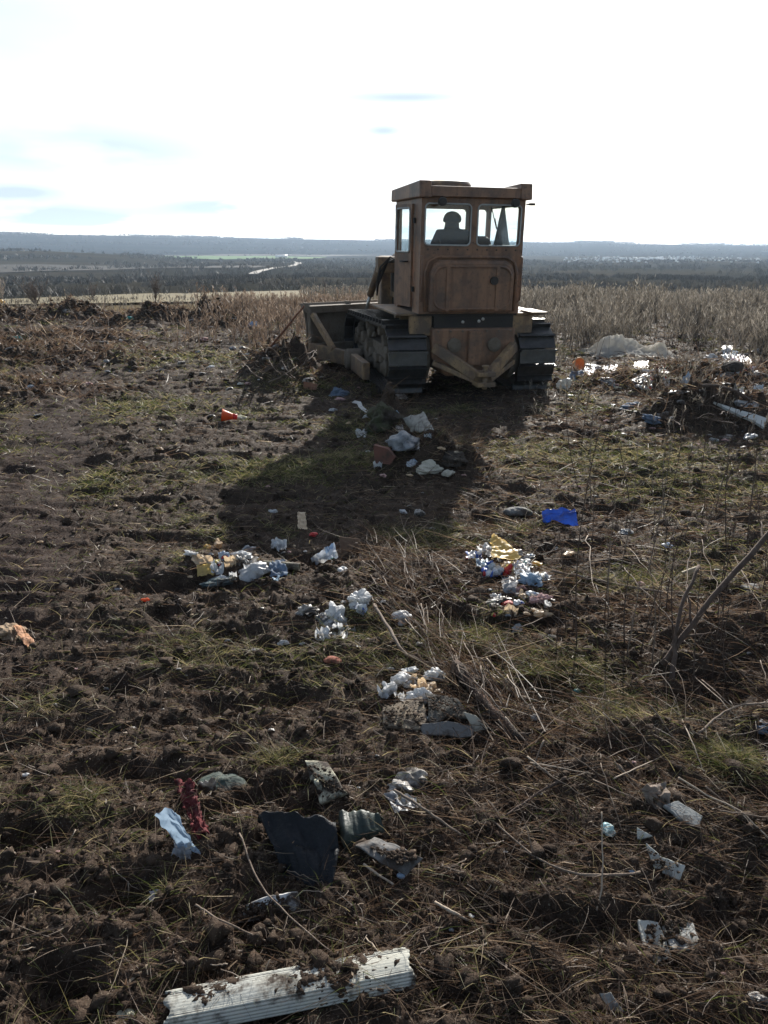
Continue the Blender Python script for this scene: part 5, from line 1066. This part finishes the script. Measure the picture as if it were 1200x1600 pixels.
# -- back left
lump('plastic_bag', 'cyan bag on the rough soil at far left', 'plastic bag', 31, 528, 20, 11, TEAL, .35, .6, 3)
lump('plastic_bag', 'turquoise bag on the edge of the field near the dark soil heaps', 'plastic bag', 202, 498, 12, 9, TEAL, .35, .6, 3, True, 1.4)
lump('plastic_bag', 'yellow bag beyond the edge at the far left', 'plastic bag', 5, 474, 14, 13, YEL, .35, .6, 3, True, 1.4)
lump('plastic_bag', 'blue bag on the field edge left of the blade', 'plastic bag', 397, 507, 22, 13, pm('bl3', (.12,.28,.50), (.25,.35,.5), .3, .1), .35, .6, 3, True, 1.2)
lump('plastic_bag', 'red and white wrapper on the blue bag at the field edge', 'plastic bag', 405, 502, 18, 9, PRINT2, .35, .6, 3)
lump('plastic_bag', 'white bag among heaps at the field edge, left of the blue bag', 'plastic bag', 368, 497, 18, 9, DWHITE, .4, .6, 3)
lump('plastic_bag', 'white grey round bag on the left track lane', 'plastic bag', 47, 604, 14, 10, pm('bg', (.40,.45,.50), None, .3, .1), .2, .6, 3)
for k, (x, y, w, h) in enumerate(((8,606,16,9),(8,590,16,7),(250,521,12,4),(143,516,10,4),(297,518,10,6),(60,648,12,5),(250,578,14,7),(250,672,7,6),(95,478,8,6),(300,500,10,6),(330,511,12,5),(15,544,12,6),(340,532,14,5))):
    lump('plastic_scrap', where('small pale plastic scrap', x, y), 'plastic scrap', x, y, w, h, DWHITE, .35, .6, 2, group='pale scraps on the left soil')
# -- right side
def tarp():
    a = at(928, 560); b = at(1072, 560); n = 70; m = 34; ex = b-a; V = []; D_ = Vector((0, 1.5, 0)); U, W_ = np.meshgrid(np.linspace(0,1,n), np.linspace(0,1,m))
    P = np.stack([(a.x+ex.x*U), (a.y+ex.y*U+1.5*W_), 0*U], -1); q = np.stack([P[...,0].ravel(), P[...,1].ravel(), 0*U.ravel()], 1)
    h = .29*np.exp(-((U-.33)/.20)**2-((W_-.5)/.32)**2)+.14*np.exp(-((U-.52)/.12)**2-((W_-.55)/.3)**2)+.18*np.exp(-((U-.80)/.12)**2-((W_-.5)/.3)**2)
    cr = crumple(q, 55, .32).reshape(U.shape)*.055+crumple(q, 56, .12).reshape(U.shape)*.02
    edge = np.minimum(np.minimum(U, 1-U)*6, np.minimum(W_, 1-W_)*4).clip(0,1); P[...,0] += .12*pn(W_*4, U*3, 60); P[...,1] += .15*pn(U*7, W_*3, 61)
    P[...,2] = G(P[...,0].ravel(), P[...,1].ravel()).reshape(U.shape)+.015+(h+cr)*edge
    c = P.reshape(-1,3).mean(0); ii = np.arange(n*m).reshape(m, n); Fq = np.stack([ii[:-1,:-1], ii[:-1,1:], ii[1:,1:], ii[1:,:-1]], -1).reshape(-1,4)
    o = link('tarpaulin', np_mesh('tarpaulin', P.reshape(-1,3)-c, Fq), surf('tarp', (.82,.79,.72), (.70,.66,.58), .9, .10, 3, bst=.8, bd=.03, transl=.7), None, c)
    tag(o, 'large pale tarpaulin lying in peaks among the weeds right of the machine', 'tarpaulin')
tarp()
def bucket():
    p = at(906, 582); t = empty('bucket', p+Vector((-.02,0,.14)), (R(78), R(0), R(25))); tag(t, 'orange round basin tipped on its side right of the machine', 'basin')
    mb = MB(); mb.lathe([(0,-.10),(.08,-.10),(.11,0),(.118,.01),(.10,0),(.075,-.085),(0,-.085)], (0,0,0), 'z', 28); mb.build('basin_body', surf('orange_basin', (.62,.30,.12), (.5,.22,.09), .6, .1, 6, transl=.35), t, smooth=True)
    mb = MB(); mb.tube([(.114*math.cos(a), .114*math.sin(a), .008) for a in [2*math.pi*k/28 for k in range(29)]], .012, 6, False); mb.build('basin_rim', surf('orange_rim', (.75,.45,.2), None, .6, 0, 6, transl=.3), t, smooth=True)
bucket()
sheet('plastic_sheet', 'grey blue plastic sheet leaning under the orange basin', 'plastic sheet', [(892,580,.12),(915,580,.12),(905,598,.0),(884,600,.0)], BLUEGREY, .02, 18, .002, .12)
lump('plastic_bag', 'whitish translucent bag at the foot of the right track', 'plastic bag', 879, 600, 22, 26, pm('twh', (.60,.60,.58), None, .5, .15), .4, .5, 4, True, 1.2)
for k, (x, y, w, h, mt, lb) in enumerate(((935,574,40,10,GREYBAG,'long grey film on the litter belt behind the orange basin'),(1002,589,44,10,WHITE,'white board like sheet lying under the pair of white bags'),(1010,581,26,12,WHITE,'bright white bag above the white sheet'),
        (1033,583,18,16,DWHITE,'upright whitish flap right of the bright white bag'),(965,607,13,8,FOAM,'small cream foam block on the grass right of the right track'),(985,634,36,16,BLUEGREY,'grey blue rag lying in front of the soil heap'),
        (1018,655,32,22,BLUEGREY,'dark blue grey sack at the foot of the brush pile'),(1035,648,18,12,DWHITE,'whitish scrap on top of the dark blue grey sack'),(1142,683,34,11,DWHITE,'cream rag lying on the ground right of the weeds'),
        (1172,682,24,12,WHITE,'white plastic bag end at the right edge below the plank'),(1150,577,34,14,PINK,'pale rumpled bag on the right litter heap'),(1185,586,40,14,DWHITE,'light film spread at the right edge of the litter heap'),
        (1112,557,16,14,WHITE,'small white bag at the far left end of the right litter heap'),(1137,548,16,14,WHITE,'white bag standing in weeds on the right litter heap'),(1184,549,28,14,WHITE,'white bag on top of the right litter heap'),
        (1195,568,26,22,BLACK,'black sack at the right edge of the litter heap'),(1118,582,18,12,DWHITE,'grey white bag in front of the right litter heap'),(1165,631,40,14,GREYBAG,'grey film caught beside the plank'),
        (1072,598,9,22,LBLUE,'pale blue upright flap on top of the brush pile'),(1080,565,22,8,DWHITE,'thin white film between tarpaulin and litter heap'),(950,592,22,6,GREYBAG,'thin grey film in the grass before the litter belt'),(1060,612,30,9,DWHITE,'dirty film left of the brush pile crest'))):
    lump('plastic_bag', lb, 'plastic bag' if 'bag' in lb or 'sack' in lb else 'litter', x, y, w, h, mt, .42, .5, 4 if w > 20 else 3, True, 2.0 if k == 18 else 1.15)
shard('plank', 'long pale plank slanting down from the brush pile at the right edge', 'plank', [(1114,630,.20),(1122,627,.22),(1196,656,.06),(1196,665,.04)], surf('plank_m', (.50,.50,.47), (.38,.38,.36), .8, .15, 8), .03)
lump('tyre_piece', 'dark brown rounded hump on the right litter heap', 'clod', 1145, 572, 34, 26, surf('dclod', (.03,.03,.03)), .15, .8, 4, False, 1.1)
stick('dark curved pipe arching over the brush pile at right', [(1096,603,.28),(1120,603,.34),(1150,612,.28),(1175,628,.08)], .022, .018, DBARK, 0, None, 'pipe', 'pipe', .002)
for k in range(16):
    x = random.uniform(1060,1165); y = random.uniform(622,668); dx = random.uniform(-45,45)
    stick(where(random.choice(['dark branch','forked branch']) + ' in the pile', x, y), [(x,y,random.uniform(.02,.15)),(x+dx*.5,y-8,random.uniform(.15,.3)),(x+dx,y-random.uniform(4,20),random.uniform(.15,.45))], .009, .004, DBARK, 2, 'branches of the brush pile at right')
for k in range(14):
    x = random.uniform(405,470); y = random.uniform(545,598); dx = random.uniform(-30,45)
    stick(where(random.choice(['dark branch','bent branch']) + ' in the heap', x, y), [(x,y,random.uniform(.05,.2)),(x+dx*.5,y-10,random.uniform(.2,.4)),(x+dx,y-random.uniform(10,30),random.uniform(.25,.5))], .010, .004, DBARK if k % 2 else BARK, 2, 'branches pushed up by the blade')
stick('long reddish rail poking out of the heap beside the blade', [(420,545,.15),(445,515,.42),(475,478,.66)], .020, .014, RUST, 0, None, 'pole', 'pole', .002)
for k, (x, y, w, h) in enumerate(((432,540,16,8),(428,525,9,7),(448,575,20,10),(462,560,10,6),(470,482,12,7),(415,560,14,7),(455,592,12,6))):
    lump('plastic_scrap', where('whitish scrap in the pushed heap', x, y), 'plastic scrap', x, y, w, h, DWHITE, .4, .5, 3, group='scraps in the pushed heap')
for k, (x, y, w, h, hh) in enumerate(((118,487,62,16,0),(245,489,60,12,0),(15,489,40,10,0),(330,487,30,16,0))):
    pass
# small pale litter scattered over the whole ground
LITS = [(x_, y_) for x_, y_ in [(568,640),(585,675),(612,702),(640,742),(575,705),(545,660),(690,700),(725,742),(598,742),(660,770),(520,640),(505,590),(560,605),(680,655),(745,700)]]+[(int(random.uniform(1105,1200)), int(random.uniform(545,606))) for _ in range(24)]+[(int(random.uniform(925,1060)), int(random.uniform(568,604))) for _ in range(18)]+[(int(random.uniform(890,1200)), int(random.uniform(610,700))) for _ in range(22)]+[(int(random.uniform(0,420)), int(random.uniform(484,620))) for _ in range(44)]+[(int(random.uniform(290,480)), int(random.uniform(845,915))) for _ in range(12)]+[(int(random.uniform(745,870)), int(random.uniform(850,990))) for _ in range(16)]+[(int(random.uniform(460,620)), int(random.uniform(900,1010))) for _ in range(8)]+[(63,846),(100,912),(45,910),(140,1140),(208,1137),(165,1075),(86,1100),(255,1108),(280,1045),(290,1055),(185,920),(120,1045),(345,1120),(75,690),(425,1140),(590,905),(905,760),(930,775),(742,818),(560,1010),(770,1010),(500,1120),(870,1090),(1060,1115),(380,1260),(735,1430),(705,1452),(660,1470),(1120,890),(960,880),(1150,950),(640,790),(675,825),(600,830),(850,720),(760,745),(900,690),(560,560),(330,650),(250,700),(180,790),(420,760),(90,1330),(40,1210),(150,1210),(845,1240),(890,1330),(790,1330),(590,1180),(560,1230),(1130,1520),(840,1450),(900,1500),(420,1300),(990,1190),(1110,1120),(1170,1020),(300,960),(410,950),(355,1000)]
for k, (x, y) in enumerate(LITS):
    w = random.uniform(5,11) if y > 700 else random.uniform(5,14)
    mt = random.choice([WHITE, DWHITE, DWHITE, GREYBAG, PINK, CREAM])
    lump('litter_scrap', where({id(WHITE):'tiny white scrap',id(DWHITE):'tiny dirty white scrap',id(GREYBAG):'tiny grey scrap',id(PINK):'tiny pinkish scrap',id(CREAM):'tiny cream scrap'}[id(mt)], x, y), 'litter', x, y, w, w*random.uniform(.5,.8), mt, .35, .6, 2, group='tiny scraps of litter over the whole ground')

CL = [(random.gauss(805,27), random.gauss(893,15), 26) for _ in range(22)]+[(random.gauss(808,28), random.gauss(945,14), 20) for _ in range(12)]+[(random.gauss(370,38), random.gauss(878,14), 22) for _ in range(16)]+[(random.gauss(535,26), random.gauss(966,18), 20) for _ in range(9)]+[(random.gauss(650,24), random.gauss(1068,12), 22) for _ in range(12)]+[(random.gauss(1165,22), random.gauss(575,16), 24) for _ in range(16)]+[(random.gauss(1000,34), random.gauss(588,7), 22) for _ in range(10)]+[(random.gauss(610,38), random.gauss(690,32), 22) for _ in range(12)]
for k, (x, y, w) in enumerate(CL):
    w *= random.uniform(.5,1.1); mt, nm = random.choice([(WHITE,'white'),(DWHITE,'dirty white'),(GREYBAG,'grey'),(PRINT1,'blue printed'),(PRINT2,'red printed'),(PRINT3,'pale blue printed'),(CREAM,'cream'),(LBLUE,'light blue'),(DWHITE,'dirty white'),(WHITE,'white')])
    if 1030 < y < 1110: mt, nm = random.choice([(WHITE,'white'),(CREAM,'cream')])
    if random.random() < .3: lump('plastic_bag', where('crumpled %s wad' % nm, x, y), 'plastic scrap', x, y, w, w*random.uniform(.5,.8), mt, .5, .5, 3)
    else:
        h_ = w*random.uniform(.45,.9); tl = random.uniform(0,.05); sheet('plastic_scrap', where('torn %s film' % nm, x, y), 'plastic scrap', [(x-w*.5,y-h_*.4,.02+tl),(x+w*.5,y-h_*.5,.03+tl*random.random()),(x+w*.45,y+h_*.5,.012),(x-w*.4,y+h_*.4,.01)], mt, .012+.0006*w, 12, .001, .04)
# -- branches, stems
stick('thick bare branch rising from the grass to the right edge of the picture', [(1035,1038,.02),(1075,985,.16),(1130,915,.34),(1200,838,.56),(1235,800,.66)], .017, .012, DBARK, 3, None, 'branch', 'branch', .004)
stick('forked dark branch standing left of the thick bare branch', [(1052,1090,.0),(1054,1010,.14),(1062,960,.22),(1092,884,.34)], .013, .009, DBARK, 2, None, 'branch', 'branch', .006)
stick('long thin branch lying from the coloured heap towards the branch stump', [(862,892,.03),(930,906,.05),(1010,922,.04),(1075,926,.03)], .009, .006, BARK, 2, None, 'branch', 'branch', .004)
stick('curved grey stick lying along the left rim of the brush heap', [(585,945,.04),(612,990,.05),(640,1025,.05),(695,1042,.03)], .010, .007, BARK, 3, None, 'branch', 'branch', .004)
stick('thick rotten log running down the brush heap to the right of the boards', [(712,1040,.05),(752,1090,.025),(800,1140,.015),(838,1182,.0)], .030, .020, surf('rotten', (.08,.055,.04), (.17,.10,.07), .95, .5, 22, bst=1, bd=.02), 1, None, 'log', 'log', .008)
stick('straight dark stick lying over the dirty whitish bag', [(616,1234,.06),(660,1262,.05),(720,1304,.03)], .0055, .004, BARK, 1, None, jit=.004)
stick('long curved dry stem crossing the narrow white board', [(374,1302,.03),(400,1370,.05),(440,1420,.06),(515,1485,.02)], .0032, .0022, BARK, 0, None, jit=.003)
stick('dry stem with a knotted end left of the white board', [(306,1414,.03),(350,1440,.03),(420,1472,.01)], .0036, .0022, BARK, 1, None, jit=.003)
stick('thin dry stem standing up beside the turquoise scrap', [(932,1422,.0),(941,1370,.05),(940,1268,.22)], .0035, .002, BARK2, 0, None, jit=.003)
stick('long low stem curving from the cement shards to the left', [(1000,1362,.02),(940,1368,.03),(860,1352,.03),(780,1290,.02),(700,1210,.02)], .0045, .003, BARK, 3, None, jit=.003)
stick('dark twig in shade ending at the brown rag', [(885,1215,.05),(840,1240,.03),(790,1275,.02)], .006, .004, DBARK, 2, None, jit=.005)
stick('pale forked twig at the right edge below the fork of the branch', [(1090,1146,.03),(1130,1115,.06),(1165,1100,.10),(1200,1098,.12)], .0055, .004, BARK, 3, None, jit=.006)
stick('short pale stick by the dark roofing piece', [(568,1350,.02),(590,1366,.02),(615,1382,.01)], .0045, .0035, BARK2, 0, None, jit=.003)
stick('tan broken stick at lower centre', [(680,1410,.02),(705,1424,.02),(740,1442,.01)], .006, .004, BARK2, 0, None, jit=.003)
stick('long thin stem crossing the lower right corner from the grass', [(1060,1215,.10),(1110,1245,.08),(1160,1270,.06),(1215,1325,.02)], .0035, .0025, BARK2, 1, None, jit=.003)
stick('long arching stem in front of the thick bare branch foot', [(1052,1090,.02),(1075,1145,.05),(1100,1205,.02)], .003, .002, BARK2, 0, None, jit=.003)
for k in range(46):
    t = random.random(); cx, cy = 590+220*t+random.gauss(0,30), 860+310*t+random.gauss(0,24); L_ = random.uniform(30,95); a = random.gauss(R(52), .38); dx, dy = math.cos(a)*L_, math.sin(a)*L_
    h0 = random.uniform(.01,.07); stick(where(random.choice(['thin dry stem','thin stem']) + ' of the brush heap', cx, cy), [(cx-dx/2,cy-dy/2,random.uniform(.02,.12)),(cx,cy,h0+.02),(cx+dx/2,cy+dy/2,.01)], random.uniform(.0022,.0045), .0015, random.choice([BARK,BARK2,DBARK,BARK,DBARK]), random.choice([0,0,1,2]), 'dry stems of the brush heap', jit=.008, n=9)
for k in range(40):
    cx, cy = random.uniform(850,1200), random.uniform(830,1300); L_ = random.uniform(50,130); a = random.gauss(R(35), .5); dx, dy = math.cos(a)*L_, math.sin(a)*L_
    stick(where('thin dry stem in the straw', cx, cy), [(cx-dx/2,cy-dy/2,random.uniform(.02,.14)),(cx,cy,random.uniform(.02,.07)),(cx+dx/2,cy+dy/2,.01)], random.uniform(.0018,.0036), .0014, random.choice([BARK,BARK2,BARK]), random.choice([0,0,1]), 'dry stems in the straw at right', jit=.006, n=9)
for k in range(30):
    cx, cy = random.uniform(20,860), random.uniform(1180,1580); L_ = random.uniform(25,80); a = random.uniform(0,3.14); dx, dy = math.cos(a)*L_, math.sin(a)*L_*.7
    stick(where('short dry stalk on the soil', cx, cy), [(cx-dx/2,cy-dy/2,random.uniform(.01,.05)),(cx,cy,.025),(cx+dx/2,cy+dy/2,.008)], random.uniform(.0014,.0028), .0011, random.choice([BARK,BARK2]), 0, 'short stalks on the foreground soil', jit=.02, n=8)
WD = [(x_, y_, x_+random.uniform(-26,26), y_-random.uniform(50,190)) for x_, y_ in [(random.uniform(880,1200), random.uniform(690,1080)) for _ in range(34)]]; random.shuffle(WD); WD = [(901,1010,903,668),(966,905,972,690),(905,770,870,600),(1010,905,1030,700),(1042,830,1030,640),(1072,760,1066,668),(1118,800,1140,690),(1135,860,1120,700),(1165,880,1180,720),(1190,830,1150,660),(985,800,940,655),(1090,900,1105,745),(945,960,950,790),(1040,960,1050,800),(1160,1000,1185,850),(1120,980,1128,820),(925,860,915,740),(1060,700,1064,640),(1150,740,1165,655),(1195,900,1196,735),(870,1000,876,880),(1100,700,1108,650)]+WD
for k, (x, y, tx, ty) in enumerate(WD):
    lb = {0:'tallest upright dark weed stalk, right of the coloured litter heap', 2:'leaning dark weed stalk in front of the right track'}.get(k) or where('dark dry weed stalk standing', x, y)
    weed(lb, x, y, tx, ty, random.uniform(.0028,.0045), random.choice([DBARK, BARK, DBARK]), 8, None if k in (0,2) else 'dry weed stalks on the right')
# bare shrubs beyond the edge on the left
def shrub(label, px, py, hpx, n, spread, group=None, mat=DBARK):
    p = at(px, py); s = scale_at(p); H = hpx*s; root = empty('shrub', p); tag(root, label, 'shrub', group)
    for k in range(n):
        a = random.uniform(0,6.28); sp = random.uniform(.1,1)*spread; d = Vector((math.cos(a)*sp, math.sin(a)*sp, 1)); L_ = H*random.uniform(.6,1.0)
        pts = [d*L_*t+Vector([random.gauss(0,.03)*L_*t for _ in range(3)]) for t in (0,.2,.4,.6,.8,1)]; mb = MB(); r = .0016*H*10*.5
        mb.tube(pts, [.012*H*(1-.75*t) for t in (0,.2,.4,.6,.8,1)], 5)
        for j in range(9):
            i = random.randint(1,4); b = pts[i].lerp(pts[i+1], random.random()); e = Vector((random.gauss(0,.5), random.gauss(0,.5), random.uniform(.5,1.1)))*H*.22*random.uniform(.5,1.2)
            mb.tube([b, b+e*.5, b+e+Vector((0,0,.02*H))], [.005*H,.004*H,.0022*H], 4)
            for q in range(2):
                e2 = Vector((random.gauss(0,.5), random.gauss(0,.5), random.uniform(.4,1.)))*H*.09; mb.tube([b+e*.6, b+e*.6+e2], [.0035*H,.002*H], 3)
        mb.build('stem', mat, root, 0, True)
shrub('rounded bare shrub beyond the field edge at far left', 56, 478, 42, 22, .75, None)
shrub('slender bare shrub with upright stems beyond the field edge', 243, 476, 48, 9, .22, None)
shrub('low bare shrub left of the slender upright one', 145, 470, 26, 12, .9, None)
shrub('small bare shrub at the very left edge by the yellow bag', 4, 472, 36, 8, .4, None, BARK2)
for k, (x, y, h) in enumerate(((507,462,30),(475,462,20))):
    shrub('thin dry weed stalk with seed head seen above the blade' if k == 0 else 'shorter thin weed stalk left of the one above the blade', x, y+8, h+8, 2, .08, None)
# far building painted plain white to stand for a blown-out glint
def far_roof():
    x, y = flat_at(440, 401, -9); r = 760; a = math.atan2(440-600, F_PX*math.cos(PITCH)+400*math.sin(PITCH)); x, y = r*math.sin(a), r*math.cos(a); z = float(G(x, y))
    t = empty('greenhouse', (x, y, z)); tag(t, 'far rounded greenhouse, white in place of a glint, below the hills left of the machine', 'greenhouse')
    mb = MB(); mb.prism([(-3+6*i/12, 1.2+1.6*math.sin(math.pi*i/12)) for i in range(13)], 'x', -5.5, 5.5); mb.build('roof', surf('glint_white', (.88,.88,.88), None, .25, 0, 1, .5, transl=.5), t, smooth=True)
    mb = MB(); mb.bb(-5.4,5.4,-2.9,2.9,-1,1.19); mb.build('wall', surf('glint_white', (.9,.9,.9)), t)
far_roof()

# ---------------------------------------------------------------- haze
M_HAZE, nt, N, L = newmat('haze')
pv = N.new('ShaderNodeVolumePrincipled'); pv.inputs['Color'].default_value = (.62,.79,1.0,1); pv.inputs['Density'].default_value = .00021; pv.inputs['Anisotropy'].default_value = .35
out = N.new('ShaderNodeOutputMaterial'); L.new(pv.outputs[0], out.inputs['Volume'])
mb = MB(); mb.bb(-4700, 4700, -4700, 4700, -130, 60); hz = mb.build('haze', M_HAZE); tag(hz, kind='stuff'); hz.display_type = 'WIRE'
